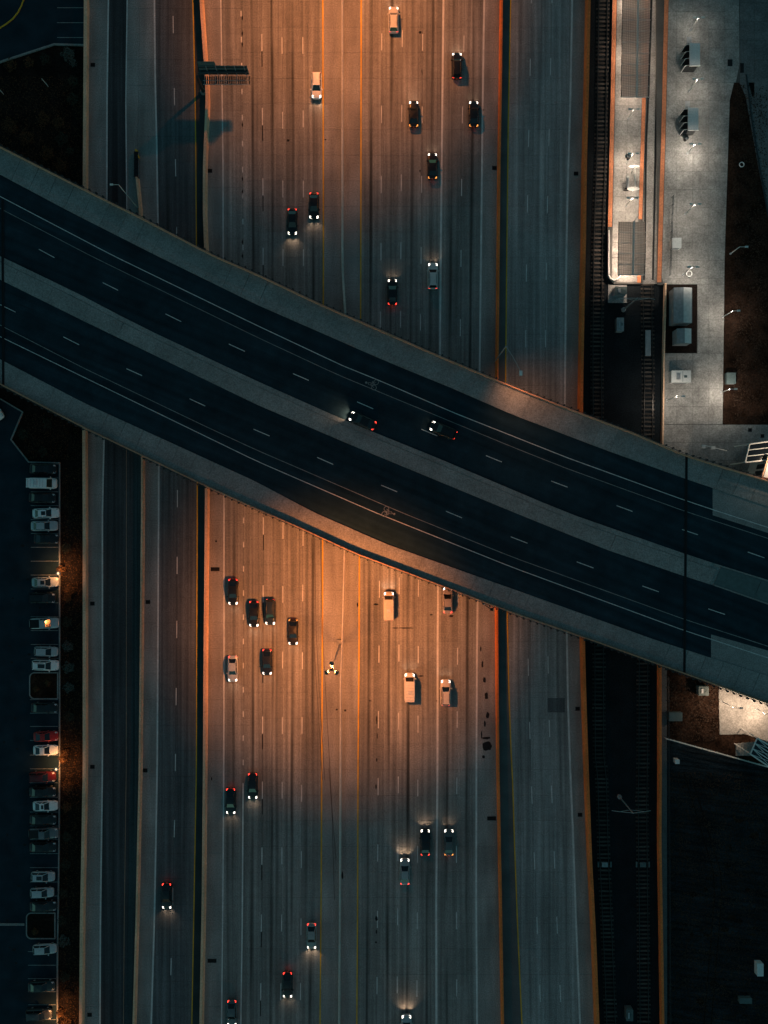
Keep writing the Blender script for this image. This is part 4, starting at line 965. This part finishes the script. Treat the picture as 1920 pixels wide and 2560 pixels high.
mast(846, 3300, 24, 'tall sodium lamp mast on the median beyond the lower edge', .9)

def street_lamp(bx_, by_, hx, hy, label, arm=0.0, twin=True, lit=True, power=300, mat='lamp_white', colr=(1, .86, .72), z0=.35, group='lamps of the station plaza', name='platform_lamp', hh=None, polemat='white_steel'):
    rb = math.hypot(bx_ - 960, by_ - 1280); rt = math.hypot(hx - 960, hy - 1280)
    h = hh or max(3.4, H * (1 - rb / rt)); h = min(h, 12)
    p = at(bx_, by_, 0); r = empty(name, (p[0], p[1], z0), 0, label, 'lamp post', group)
    MB().cyl(0, 0, 0, .12, .2, 10).build('base', M['galv'], r)
    MB().tube([(0, 0, .1), (0, 0, h)], .085, 8, .06).build('pole', M[polemat], r)
    if twin: heads = ((-.75, 0), (.75, 0))
    elif arm: heads = ((arm, 0),)
    else: heads = ((0, .0),)
    for (dx, dy) in heads:
        if dx: MB().tube([(0, 0, h), (dx, dy, h + .05)], .04, 6).build('arm', M[polemat], r)
        l = MB().prism([(dx - .28, dy - .14, h + .14), (dx + .28, dy - .14, h + .14), (dx + .28, dy + .14, h + .14), (dx - .28, dy + .14, h + .14)], .12).build('lamp_head', M[polemat], r)
        MB().box(dx - .22, dx + .22, dy - .1, dy + .1, h - .02, h + .015).build('lens', M[mat] if lit else M['head_off'], l)
    if lit: spot('lamp_light', (0, -.05, h - .15), power, colr, 168, .6, r, .25)
    return r
PW = 640
street_lamp(1724,79,1743,46,'twin-headed plaza lamp topmost of the plaza row', power=PW*.6)
street_lamp(1720,231,1743,200,'twin-headed plaza lamp between the two glass shelters', power=PW*1.2)
street_lamp(1569,299,1588.6,270,'twin-headed platform lamp just below the long canopy', power=PW*.35, hh=3.5)
street_lamp(1716,386,1735,361,'bright plaza lamp just below the lower shelter', power=PW*2.3)
street_lamp(1565.5,409,1585,382,'bright platform lamp beside the black litter bin', colr=(1, .78, .6), power=PW*2.4, hh=3.9)
street_lamp(1710,538,1739,515,'plaza lamp right of the dark railing', power=PW*1.5)
street_lamp(1563.6,517,1585,496,'platform lamp just above the short canopy', colr=(1, .78, .6), power=PW*2.4, hh=3.9)
street_lamp(1706,688,1735,675,'plaza lamp beside the round ring bench', power=PW*1.9)
street_lamp(1804.7,793.5,1832,779.7,'single-arm lamp at the plaza edge right of the equipment houses', .9, False, power=PW*1.6)
street_lamp(1800,982,1825,975,'single-arm lamp at the plaza edge near the utility box', .9, False, power=PW*2.0)
street_lamp(1824,636,1855,629.6,'white curved-arm lamp in the bed right of the plaza', 1.2, False, False)
street_lamp(1665,1002,1693,993,'thin lamp on the reddish wall beside the right track', 1.0, False, power=PW*1.7)
for yy in (30, 130): 
    p = at(1594, yy, 3.2); 
# canopy strip lights that light the platform ends
for (x, y, k) in ((1590, -10, 1.3), (1588, 120, 1.5), (1586, 222, 1.0), (1576, 600, 1.9), (1572, 668, 1.9)):
    p = at(x, y, 3.3); r = empty('canopy_light', (p[0], p[1], 3.3), 0, 'strip light slung under the %s canopy, %s' % ('long' if y < 300 else 'short', {-10:'uppermost',120:'middle one',222:'lowest one',600:'upper one',668:'lower one'}[y]), 'light', 'strip lights under the canopies')
    MB().box(-.1, .1, -.7, .7, 0, .1).build('housing', M['galv'], r); MB().box(-.08, .08, -.65, .65, -.03, -.002).build('lens', M['lamp_white'], r)
    spot('strip_glow', (0, 0, -.1), PW * k * 1.35, (1, .74, .56), 165, .5, r, .5)
# lower right plaza lamps
street_lamp(1804,1752.6,1833.6,1770.7,'bright lamp at the left edge of the small lit plaza', 1.3, False, power=PW*4.0, colr=(1, .70, .48), z0=.05, group='lamps of the lower lit plaza')
street_lamp(1890,1772,1915,1783,'lamp at the right side of the small lit plaza', .6, False, power=PW*3.6, colr=(1, .70, .48), z0=.05, group='lamps of the lower lit plaza')
# garden lamps of the car park
for (x, y, s, k) in ((165,1430,'upper garden lamp with orange glow beside the silver sedan',1.),(160,1908,'middle garden lamp with orange glow between the white and dark red cars',1.),(158,2535,'lowest garden lamp with orange glow at the bottom of the planting strip',.9)):
    p = at(x, y, 0); r = empty('garden_lamp', (p[0], p[1], -.1), 0, s, 'lamp post', 'garden lamps of the car park')
    MB().tube([(0, 0, 0), (0, 0, 3.6)], .06, 8).build('pole', M['dark_steel'], r); MB().ring(0, 0, 3.75, .27, .1, 14, h=.16).build('lamp_head', M['white_steel'], r)
    MB().cyl(0, 0, 3.56, 3.6, .22, 12).build('lens', M['lamp_orange'], r)
    spot('garden_light', (-.1, 0, 3.35), 1500 * k, (1, .42, .14), 155, .8, r, .2)
# plain highway lamp by the ramp wall (unlit) and others
r = street_lamp(343,519,293,459,'slender unlit highway lamp leaning over the ramp wall above the bridge', -1.2, False, False, z0=0, group=None, name='highway_lamp', hh=10.5)
# lamp on the freeway side of the bridge
p = at(1236, 905, 0); r = empty('highway_lamp', (p[0], p[1], 0), 0, 'sodium lamp rising close to the bridge rail by the orange wall', 'lamp post')
MB().tube([(0, 0, 0), (0, 0, 14.2)], .1, 8).build('pole', M['galv'], r); MB().tube([(0, 0, 14.2), (1.0, -1.8, 14.9), (2.3, -4.3, 15.0)], .05, 6).build('arm', M['galv'], r)
l = MB().box(2.1, 2.6, -5.0, -4.2, 14.9, 15.1).build('lamp_head', M['white_steel'], r); MB().box(2.15, 2.55, -4.95, -4.25, 14.86, 14.9).build('lens', M['lamp_sodium'], l)
spot('lamp_light', (2.35, -4.6, 14.8), 2600, (1, .42, .2), 118, 1.0, r, .2, rot=(R(-30), R(-20), 0))

# ---------------------------------------------------------------- overhead wire masts
def wire_mast(bx_, by_, tx, ty, a0, a1, label):
    b = at(bx_, by_, 0); h = 8.4; r = empty('catenary_mast', (b[0], b[1], 0), 0, label, 'catenary mast', 'overhead wire masts of the rail line')
    MB().cyl(0, 0, -.1, .35, .42, 12).build('footing', M['walk'], r)
    MB().tube([(0, 0, .3), (0, 0, h)], .13, 8, .09).build('pole', M['galv'], r)
    for s in (-1, 1):
        MB().tube([(0, 0, h - .1), (s * a0, .1, h - .5), (s * a1, .05, h - 1.1)], .045, 6).build('arm', M['galv'], r)
        MB().tube([(0, 0, h - 1.6), (s * a0, .1, h - .5)], .035, 5).build('stay', M['galv'], r)
wire_mast(1548,1991,1588,2036,2.2,3.4,'overhead wire mast between the tracks below the bridge'); wire_mast(1558,775,1600,740,2.2,3.4,'overhead wire mast between the tracks at the platform end')

# ---------------------------------------------------------------- cantilever sign gantry
b = at(509, 231, 0); r = empty('sign_gantry', (b[0], b[1], 0), 0, 'dark cantilever sign gantry reaching out over the upper left lanes', 'sign gantry')
MB().cyl(0, 0, 0, .5, .55, 14).build('footing', M['walk'], r)
MB().tube([(0, 0, .4), (0, 0, 4.6), (.1, .02, 5.5), (.5, .05, 6.2), (1.2, .08, 6.6), (2.6, .1, 6.8)], .3, 12, .24).build('pole', M['dark_steel'], r)
sg = empty('sign_tmp'); bpy.data.objects.remove(sg)
sx0, sx1 = .8, 9.3
MB().tube([(2.4, .1, 6.8), (sx1 - .2, .1, 6.8)], .2, 8).build('arm', M['dark_steel'], r)
MB().box(sx0, sx1, .38, .46, 5.4, 8.2).build('sign_panel', M['cab_teal'], r)
MB().box(sx0 + .1, 3.9, .48, .56, 6.4, 9.3).build('sign_panel', M['cab_teal'], r)
for k in range(5):
    x = 2.2 + k * 1.65; MB().box(x - .06, x + .06, .2, .38, 5.3, 8.3).build('panel_brace', M['galv'], r)
for z in (5.8, 6.8, 7.9): MB().box(sx0 + .1, sx1 - .1, .26, .34, z - .05, z + .05).build('stringer', M['dark_steel'], r)
wk = MB()
for k in range(26): wk.box(sx0 + .3 + k * .325, sx0 + .5 + k * .325, -1.3, .15, 5.25, 5.3)
wk.build('walkway_grating', M['dark_steel'], r); MB().tube([(sx0 + .3, -1.3, 5.3), (sx1, -1.3, 5.3)], .06, 6).build('walkway_rail', M['galv'], r)
MB().tube([(sx0 + .3, -.6, 5.3), (sx1, -.6, 5.3)], .05, 6).build('walkway_rail', M['galv'], r)
for k in range(5): x = 1.4 + k * 1.9; MB().tube([(x, .3, 5.6), (x, -1.35, 5.35)], .05, 5).build('walkway_bracket', M['galv'], r)

# gate arm on the plaza by the bridge, small mast heads
b = at(1755, 1124, 0); r = empty('camera_mast', (b[0], b[1], .35), 0, 'white camera mast with two heads and long arm beside the bridge rail', 'camera mast')
MB().tube([(0, 0, 0), (0, 0, 4.2)], .09, 8).build('pole', M['galv'], r); MB().tube([(-1.6, .45, 4.2), (2.6, -.55, 4.25)], .07, 6).build('arm', M['white_steel'], r)
MB().box(-1.8, -1.2, -.1, .5, 4.0, 4.35).build('camera_head', M['white_steel'], r); MB().box(-.2, .5, -.3, .25, 4.2, 4.5).build('camera_head', M['white_steel'], r)
b = at(1224, 1522, 0); r = empty('sign_bracket', at(1224, 1516, DZ), 0, 'dark bracket hanging from the lower bridge rail over the orange wall', 'bracket')
MB().tube([(-1.1, .5, 0), (.2, -.5, 0), (.9, -.1, 0)], .07, 6).build('frame', M['dark_steel'], r); MB().box(.1, .6, -.75, -.35, -.3, .2).build('sensor_box', M['black'], r); MB().box(-1.1, -.8, .3, .55, -.1, .15).build('lamp_box', M['white_steel'], r)

# ---------------------------------------------------------------- stair towers at the right edge
def stair_tower(pts, h, label, lit=False):
    c = (sum(p[0] for p in pts) / 4, sum(p[1] for p in pts) / 4); o0 = at(*c, h)
    r = empty('stair_tower', (o0[0], o0[1], 0), 0, label, 'stair tower')
    q = [at(*p, h) for p in pts]; q = [(a[0] - o0[0], a[1] - o0[1], h) for a in q]
    for k in range(4):
        a, b_ = q[k], q[(k + 1) % 4]
        MB().tube([a, b_], .13, 6).build('roof_beam', M['white_steel'], r); MB().tube([(a[0], a[1], 0), a], .12, 6).build('column', M['white_steel'], r)
    def mid(a, b_, t): return tuple(a[i] + (b_[i] - a[i]) * t for i in range(3))
    n = 3
    for k in range(n):
        t0, t1 = k / n, (k + 1) / n
        a, b_, c_, d_ = mid(q[0], q[1], t0), mid(q[0], q[1], t1), mid(q[3], q[2], t1), mid(q[3], q[2], t0)
        dn = lambda v, z: (v[0] * .97, v[1] * .97, z)
        MB().quad(dn(d_, h - .1), dn(c_, h - .1), dn(b_, h - .1), dn(a, h - .1)).build('glass_pane', M['glassdark'], r)
        MB().tube([b_, c_], .08, 6).build('roof_bar', M['white_steel'], r)
        if lit: MB().tube([a, c_], .05, 5).build('brace', M['white_steel'], r); MB().tube([b_, d_], .05, 5).build('brace', M['white_steel'], r)
    for k in range(8): 
        z = h * k / 8; a, b_ = mid(q[0], q[1], k / 8), mid(q[3], q[2], k / 8); 
        MB().box(min(a[0], b_[0]) + .2, max(a[0], b_[0]) + .8, min(a[1], b_[1]) * .8, max(a[1], b_[1]) * .8, z, z + .12).build('stair_flight', M['walk'], r)
stair_tower([(1863,1156),(1874,1110),(1948,1100),(1940,1148)], 6.5, 'white-framed glass stair tower above the bridge at the right edge')
stair_tower([(1876,1885),(1893,1845),(1950,1880),(1935,1925)], 6.5, 'white-framed braced stair tower below the bridge at the right edge', True)
# lit landing building beside the bridge
b = at(1930, 1180, 5); r = empty('landing_building', (b[0], b[1], 0), R(-17), 'small lit landing building with pale roof at the bridge edge', 'building')
MB().box(-2.3, 2.6, -1.7, 2.2, 0, 7.2).build('wall', M['roof_light'], r); MB().box(-2.5, 2.8, -1.9, 2.4, 7.2, 7.45).build('roof', M['wall_tan_glow'], r)
MB().box(-2.3, -1.6, -1.7, 2.2, 7.46, 7.6).build('roof_edge', M['white_steel'], r)
for k in range(3): MB().box(-2.36, -2.31, -1.4 + k * 1.25, -.5 + k * 1.25, 3.8, 6.6).build('window', M['glassdark'], r)
street_lamp(1893,1150,1893,1150,'bright short lamp on the landing beside the small lit building', .6, False, power=PW*3, colr=(1,.72,.5), z0=.35, group=None, name='landing_lamp', hh=10)

# street furniture for the upper left bed
for (x, y, s) in ((120,216,'thin pale marker post alone in the middle of the upper left bed'),(8.5,235,'thin pale marker post near the left edge of the upper bed')):
    p = at(x, y, 0); r = empty('marker_post', (p[0], p[1], -.1), 0, s, 'post'); MB().tube([(0, 0, 0), (.12, -.1, .9), (-.28, .3, 2.2)], .05, 6).build('stake', M['white_steel'], r)

# ---------------------------------------------------------------- vehicles
CARM = {}
def car_mat(c):
    k = tuple(c)
    if k not in CARM: CARM[k] = paint('car_paint', c, .32, .25 if max(c) < .6 else 0.0)
    return CARM[k]
def loft(stations, closed=True):
    mb = MB(); m = None
    for ring in stations:
        if m is None: m = len(ring)
        mb.v += ring; mb.uv += [(0, 0)] * len(ring)
    for i in range(len(stations) - 1):
        for k in range(m):
            k2 = (k + 1) % m; mb.f.append((i * m + k, (i + 1) * m + k, (i + 1) * m + k2, i * m + k2))
    mb.f.append(tuple(range(m))); mb.f.append(tuple((len(stations) - 1) * m + k for k in range(m - 1, -1, -1)))
    return mb
def bodyring(x, w, z0, zb, zt, crown=.04):
    return [(x, -w * .9, z0), (x, -w, z0 + .2), (x, -w, zb), (x, -w * .88, zt), (x, -w * .5, zt + crown * .7), (x, 0, zt + crown), (x, w * .5, zt + crown * .7), (x, w * .88, zt), (x, w, zb), (x, w, z0 + .2), (x, w * .9, z0)]
TYPES = {}
def car_meshes(kind):
    """x forward, length 1 unit = metres; nose at +x"""
    if kind in TYPES: return TYPES[kind]
    P = {}
    L, W = {'sedan': (4.85, .92), 'coupe': (4.5, .91), 'hatch': (4.3, .89), 'suv': (4.8, .96), 'pickup': (5.4, .98), 'van': (5.3, 1.0)}[kind]
    h = L / 2
    zh, zt, zr = {'sedan': (.86, .98, 1.44), 'coupe': (.80, .92, 1.32), 'hatch': (.9, 1.0, 1.48), 'suv': (1.02, 1.1, 1.72), 'pickup': (1.08, 1.1, 1.85), 'van': (1.1, 1.2, 2.1)}[kind]
    st = [(-h, .78, .45, .7, zt - .16), (-h + .12, .9, .3, .78, zt - .04), (-h + .5, .98, .25, .82, zt), (-h + 1.3, 1, .25, .84, zt + .02), (0, 1, .25, .84, (zt + zh) / 2 + .02),
          (h - 1.4, 1, .25, .8, zh + .03), (h - .6, .97, .25, .72, zh - .04), (h - .2, .87, .28, .62, zh - .14), (h - .03, .66, .35, .55, zh - .26), (h, .5, .42, .5, zh - .32)]
    cab = {'sedan': (-h + .55, -h + 1.25, h - 2.15, h - 1.35), 'coupe': (-h + .5, -h + 1.4, h - 2.25, h - 1.45), 'hatch': (-h + .15, -h + .55, h - 1.95, h - 1.15),
           'suv': (-h + .12, -h + .45, h - 2.05, h - 1.3), 'pickup': (-.75, -.45, h - 2.15, h - 1.45), 'van': (-h + .06, -h + .25, h - 1.35, h - .75)}[kind]
    x0, x1, x2, x3 = cab; zb = zt + .02; wb, wr = W * .88, W * .70 if kind != 'van' else W * .84
    zbf = zh + .03
    body = loft([bodyring(a, W * b_, c, d, e) for a, b_, c, d, e in st]); me = body.mesh('body', None, True); fixnorm(me); P['body'] = me
    # pillars/roof shell
    r = MB()
    ro = [(x1, -wr * .92, zr), (x1 + .15, -wr, zr), (x2 - .15, -wr, zr), (x2, -wr * .9, zr), (x2, wr * .9, zr), (x2 - .15, wr, zr), (x1 + .15, wr, zr), (x1, wr * .92, zr)]
    n = len(r.v); r.v += ro + [((x1 + x2) / 2 + .1, 0, zr + .05)]; r.uv += [(0, 0)] * 9
    for k in range(8): r.f.append((n + k, n + (k + 1) % 8, n + 8))
    r.prism([(p[0], p[1], zr - .002) for p in ro], .07)
    for s in (-1, 1):
        r.tube([(x3, s * wb * .93, zbf), (x2, s * wr * .9, zr)], .055, 5); r.tube([(x0, s * wb * .93, zb), (x1, s * wr * .92, zr)], .07, 5)
        xm = (x1 + x2) / 2; r.tube([(xm, s * wb, zb), (xm, s * wr, zr)], .05, 5)
    me = r.mesh('roof'); fixnorm(me); P['roof'] = me
    P['windscreen'] = MB().quad((x3, -wb * .9, zbf + .01), (x3, wb * .9, zbf + .01), (x2, wr * .86, zr - .02), (x2, -wr * .86, zr - .02)).mesh('windscreen')
    P['rear_window'] = MB().quad((x0, wb * .9, zb + .01), (x0, -wb * .9, zb + .01), (x1, -wr * .86, zr - .02), (x1, wr * .86, zr - .02)).mesh('rear_window')
    for s, nm in ((1, 'side_l'), (-1, 'side_r')):
        P[nm] = MB().quad((x0 + .1, s * wb * .97, zb), (x3 - .1, s * wb * .97, zbf), (x2, s * wr * .97, zr - .03), (x1, s * wr * .97, zr - .03)).mesh('side_window')
    for s, nm in ((1, 'mir_l'), (-1, 'mir_r')):
        P[nm] = MB().box(x3 - .35, x3 - .18, min(s * W * .97, s * (W + .2)), max(s * W * .97, s * (W + .2)), zbf - .05, zbf + .12).mesh('mirror')
    for s, nm in ((1, 'head_l'), (-1, 'head_r')):
        yo, yi = s * W * .84, s * W * .5
        P[nm] = MB().prism([(h - .10, yi, zh - .17), (h - .22, yo, zh - .13), (h - .62, yo, zh - .02), (h - .42, yi, zh - .06)][::(1 if s < 0 else -1)], .2).mesh('headlight')
        P['t' + nm] = MB().prism([(-h + .02, yi * 1.05, zt - .1), (-h + .1, yo, zt - .06), (-h + .38, yo, zt + .02), (-h + .16, yi * 1.05, zt - .02)][::(-1 if s < 0 else 1)], .2).mesh('tail_light')
    wm = MB(); wm.tube([(0, -.11, 0), (0, .11, 0)], .33, 12); P['wheel'] = wm.mesh('wheel', M['rubber'])
    rm = MB(); rm.tube([(0, -.12, 0), (0, .12, 0)], .2, 10); P['rim'] = rm.mesh('rim', M['galv'])
    P['sunroof'] = MB().box(x1 + (x2 - x1) * .4, x2 - .12, -wr * .55, wr * .55, zr + .0, zr + .062).mesh('sunroof')
    if kind == 'pickup':
        P['bed'] = MB().box(-h + .15, -.85, -W * .78, W * .78, zt + .03, zt + .075).mesh('bed_cover')
    if kind in ('suv', 'van'):
        P['rack'] = MB().tube([(x1 + .3, -wr * .85, zr + .1), (x2 - .3, -wr * .85, zr + .1)], .03, 5).tube([(x1 + .3, wr * .85, zr + .1), (x2 - .3, wr * .85, zr + .1)], .03, 5).mesh('roof_rack')
    P['dim'] = (h, W, zh, zt, zr)
    TYPES[kind] = P; return P
def put(me, name, mat, parent):
    if len(me.materials) == 0: me.materials.append(None)
    o = link(name, me, parent); o.material_slots[0].link = 'OBJECT'; o.material_slots[0].material = mat; return o
def car(kind, x, y, ang, c, label, z=0, on=None, group=None, name='parked_car', scale=1.0, sun=False, beam=1.0):
    P = car_meshes(kind); h, W, zh, zt, zr = P['dim']; p = at(x, y, z + .7)
    r = empty(name, (p[0], p[1], z + .01), ang, label, {'pickup': 'pickup truck', 'van': 'van'}.get(kind, 'car'), group)
    pm = car_mat(c)
    put(P['body'], 'body', pm, r); put(P['roof'], 'roof', pm, r)
    for k, nm in (('windscreen', 'windscreen'), ('rear_window', 'rear_window'), ('side_l', 'side_window'), ('side_r', 'side_window')): put(P[k], nm, M['glassdark'], r)
    for k in ('mir_l', 'mir_r'): put(P[k], 'mirror', pm, r)
    hm = M['head_on'] if on else M['head_off']; tm = {None: M['tail_off'], 'white': M['tail_on'], 'red': M['tail_on'], 'orange': M['tail_dim']}[on]
    for k in ('head_l', 'head_r'): put(P[k], 'headlight', hm, r); put(P['t' + k], 'tail_light', tm, r)
    for sx in (h * .6, -h * .58):
        for sy in (-1, 1):
            wo_ = link('wheel', P['wheel'], r, (sx, sy * (W - .1), .33)); link('rim', P['rim'], wo_)
    if sun: put(P['sunroof'], 'sunroof', M['glassdark'], r)
    if kind == 'van' and len(P) and 'ribs' not in P:
        rb = MB()
        for q in range(6): rb.box(-h + .5 + q * .55, -h + .56 + q * .55, -W * .7, W * .7, zr + .02, zr + .07)
        rb.box(-h + 1.6, -h + 2.3, -.35, .35, zr + .05, zr + .16); P['ribs'] = rb.mesh('roof_ribs')
    if 'ribs' in P: put(P['ribs'], 'roof_ribs', M['head_off'], r)
    if 'bed' in P: put(P['bed'], 'bed_cover', M['black'], r)
    if 'rack' in P and kind == 'suv': put(P['rack'], 'roof_rack', M['black'], r)
    if on:
        for s in (-1, 1): spot('headlight_beam', (h + .02, s * W * .62, .62), 85 * beam, (1, .66, .42), 115, 1.0, r, .1, rot=(0, R(-80), 0))
        if on != 'white':
            spot('tail_glow', (-h - .1, 0, .7), 5, (1, .08, .03), 0, 0, r, .2, typ='POINT')
    return r
WH, SV, GY, BK, RD, DR = (.88, .88, .86), (.48, .50, .51), (.16, .17, .18), (.012, .013, .015), (.42, .015, .012), (.12, .01, .01)
pk = [('van',106,1209,WH,'long white van in the top bay of the car park row',0),('sedan',108,1173,BK,'black car in the bay above the white van',0),('sedan',108,1246,BK,'black sedan directly below the long white van',0),
 ('sedan',115,1282,WH,'white sedan between the black sedan and silver sedan, upper row',1),('sedan',111,1315,SV,'silver sedan with dark glass just above a black car and two empty bays',0),('coupe',116,1347,BK,'black coupe immediately above the two empty bays',0),
 ('sedan',115,1455,SV,'silver sedan beside the upper garden lamp under the empty bays',1),('suv',107,1494,BK,'long black SUV below the silver sedan by the lamp',0),('pickup',112,1559,SV,'silver pickup with a black covered bed',0),
 ('hatch',116,1629,SV,'silver car just above the white car with square sunroof',0),('suv',115,1664,WH,'white car with square black sunroof above the planting island',1),('sedan',111,1769,BK,'black sedan alone below the upper planting island',0),
 ('coupe',115,1840,RD,'bright red coupe above the white coupe',0),('coupe',116,1874,WH,'white coupe beside the middle garden lamp',0),('suv',109,1942,DR,'dark red SUV below the lit empty bay',0),
 ('sedan',109,1978,BK,'black sedan between the dark red SUV and a white sedan',0),('coupe',113,2015,WH,'white sedan with black roof glass and sunroof, lower row',1),('sedan',109,2050,BK,'dark sedan between the white sedan and the grey coupe',0),
 ('pickup',110,2084,GY,'grey coupe-sized truck in the lower row',0),('sedan',109,2117,BK,'black sedan below the grey truck',0),('hatch',109,2191,SV,'silver hatchback with dark roof rack, first below the empty bay',1),
 ('hatch',107,2232,SV,'light silver hatchback above a black car',0),('sedan',108,2264,BK,'black sedan above the lower planting island',0),('hatch',112,2371,SV,'silver hatchback alone below the lower planting island',0),
 ('sedan',104,2466,(.02,.03,.03),'dark green sedan with glinting lamps in the lowest group',0),('suv',98,2536,(.05,.055,.06),'dark grey SUV in the lowest bay beside the garden lamp',0)]
for (k, x, y, c, s, sr) in pk: car(k, x + random.uniform(-2, .5), y + random.uniform(-1.5, 1.5), R(random.uniform(-2.6, 2.6)), c, s, group='cars parked in the left car park', sun=bool(sr))
car('hatch', -14, 1024, R(-55), WH, 'white car nose just showing at the left edge under the bridge')
UP, DN = R(90), R(-90)
mv = [('suv',791.6,215,DN,WH,'white','white SUV heading down in the innermost left lane near the top',1),('sedan',731,555,DN,BK,'white','dark sedan with white headlights heading down, left of the warm-lit one',1),
 ('sedan',785,515,DN,BK,'white','dark sedan heading down beside the inner yellow line above the bridge',.8),('suv',984,50,UP,(.6,.58,.55),'white','pale SUV heading up at the very top of the right lanes',.5),
 ('suv',1142,165,UP,BK,'red','black SUV with red tail lights heading up near the top right',.5),('sedan',1034,285,UP,BK,'orange','black sedan with orange tail lights left of the white lane line, top',.3),
 ('sedan',1184,285,UP,BK,'orange','black sedan with orange tail lights beside the outer white line, top',.3),('sedan',1081,415,UP,(.02,.014,.014),'orange','very dark sedan heading up alone in the middle of the upper lanes',.3),
 ('sedan',981,730,UP,BK,'red','black sedan with red tail lights heading up just above the bridge',.4),('suv',1082,690,UP,(.6,.6,.58),'white','pale SUV heading up left of a white line above the bridge',.5),
 ('sedan',583,1480,DN,BK,'red','black sedan in the leftmost lane just below the bridge',.4),('sedan',635,1535,DN,BK,'white','black sedan with white headlights second of the dark staggered group',.5),
 ('suv',676,1530,DN,(.02,.035,.05),'white','dark blue SUV third of the dark staggered group',.3),('sedan',733,1580,DN,(.02,.016,.012),'orange','dark brown sedan fourth of the dark staggered group',.25),
 ('sedan',668,1655,DN,(.015,.02,.03),'red','dark sedan below the dark blue SUV in the same lane',.25),('sedan',582,1672,DN,(.5,.55,.58),'white','silver-white sedan in the leftmost lane below the bridge',.4),
 ('sedan',577,2003,DN,BK,'red','black sedan with red tail lights in the leftmost lane, far below the bridge',.5),('sedan',632,1965,DN,BK,'white','black sedan with warm headlights in the second lane above the solid line',.5),
 ('sedan',417,2240,DN,BK,'red','black sedan with red tail lights alone in the far-left ramp lanes',1.2),('sedan',719,2462,DN,BK,'red','black sedan with thin red tail lights near the bottom middle-left',.4),
 ('sedan',779,2340,DN,(.32,.32,.31),'white','silver sedan heading down beside the inner yellow line, lower part',1.2),('sedan',580,2532,DN,(.1,.12,.13),'white','grey sedan leaving at the bottom of the leftmost lane',.5),
 ('van',972,1515,UP,(.62,.56,.48),'white','cream van heading up toward the bridge from below',1),('sedan',1119,1500,UP,(.36,.32,.3),'red','silver sedan half under the lower bridge edge',.4),
 ('van',1024,1718,UP,(.75,.7,.66),'white','white van heading up right of the light mast',.8),('suv',1114,1731,UP,(.7,.62,.55),'red','cream SUV heading up right of the white van',.5),
 ('sedan',1063,2105,UP,BK,'white','black sedan with bright headlights heading up in the lower right lanes',1),('sedan',1122,2105,UP,(.11,.13,.13),'orange','grey sedan with orange tail lights right of a black sedan, lower lanes',.5),
 ('sedan',1012,2178,UP,(.36,.38,.38),'white','silver sedan with bright headlights heading up, lit road ahead',1.8),('suv',1016,2568,UP,(.5,.5,.5),'white','pale SUV entering at the bottom edge, lit road ahead',2.2)]
for (k, x, y, a, c, on, s, bm) in mv: car(k, x, y, a, c, s, on=on, group='cars driving on the freeway', name='moving_car', beam=bm)
car('sedan', 906, 1052, R(180 - 23.5), BK, 'black sedan with white headlights on the bridge beside the median', z=DZ, on='white', name='moving_car', group='cars driving on the bridge', beam=3)
car('suv', 1108, 1076, R(180 - 22.5), BK, 'black SUV with white headlights on the bridge beside the bike lane', z=DZ, on='white', name='moving_car', group='cars driving on the bridge', beam=.25)
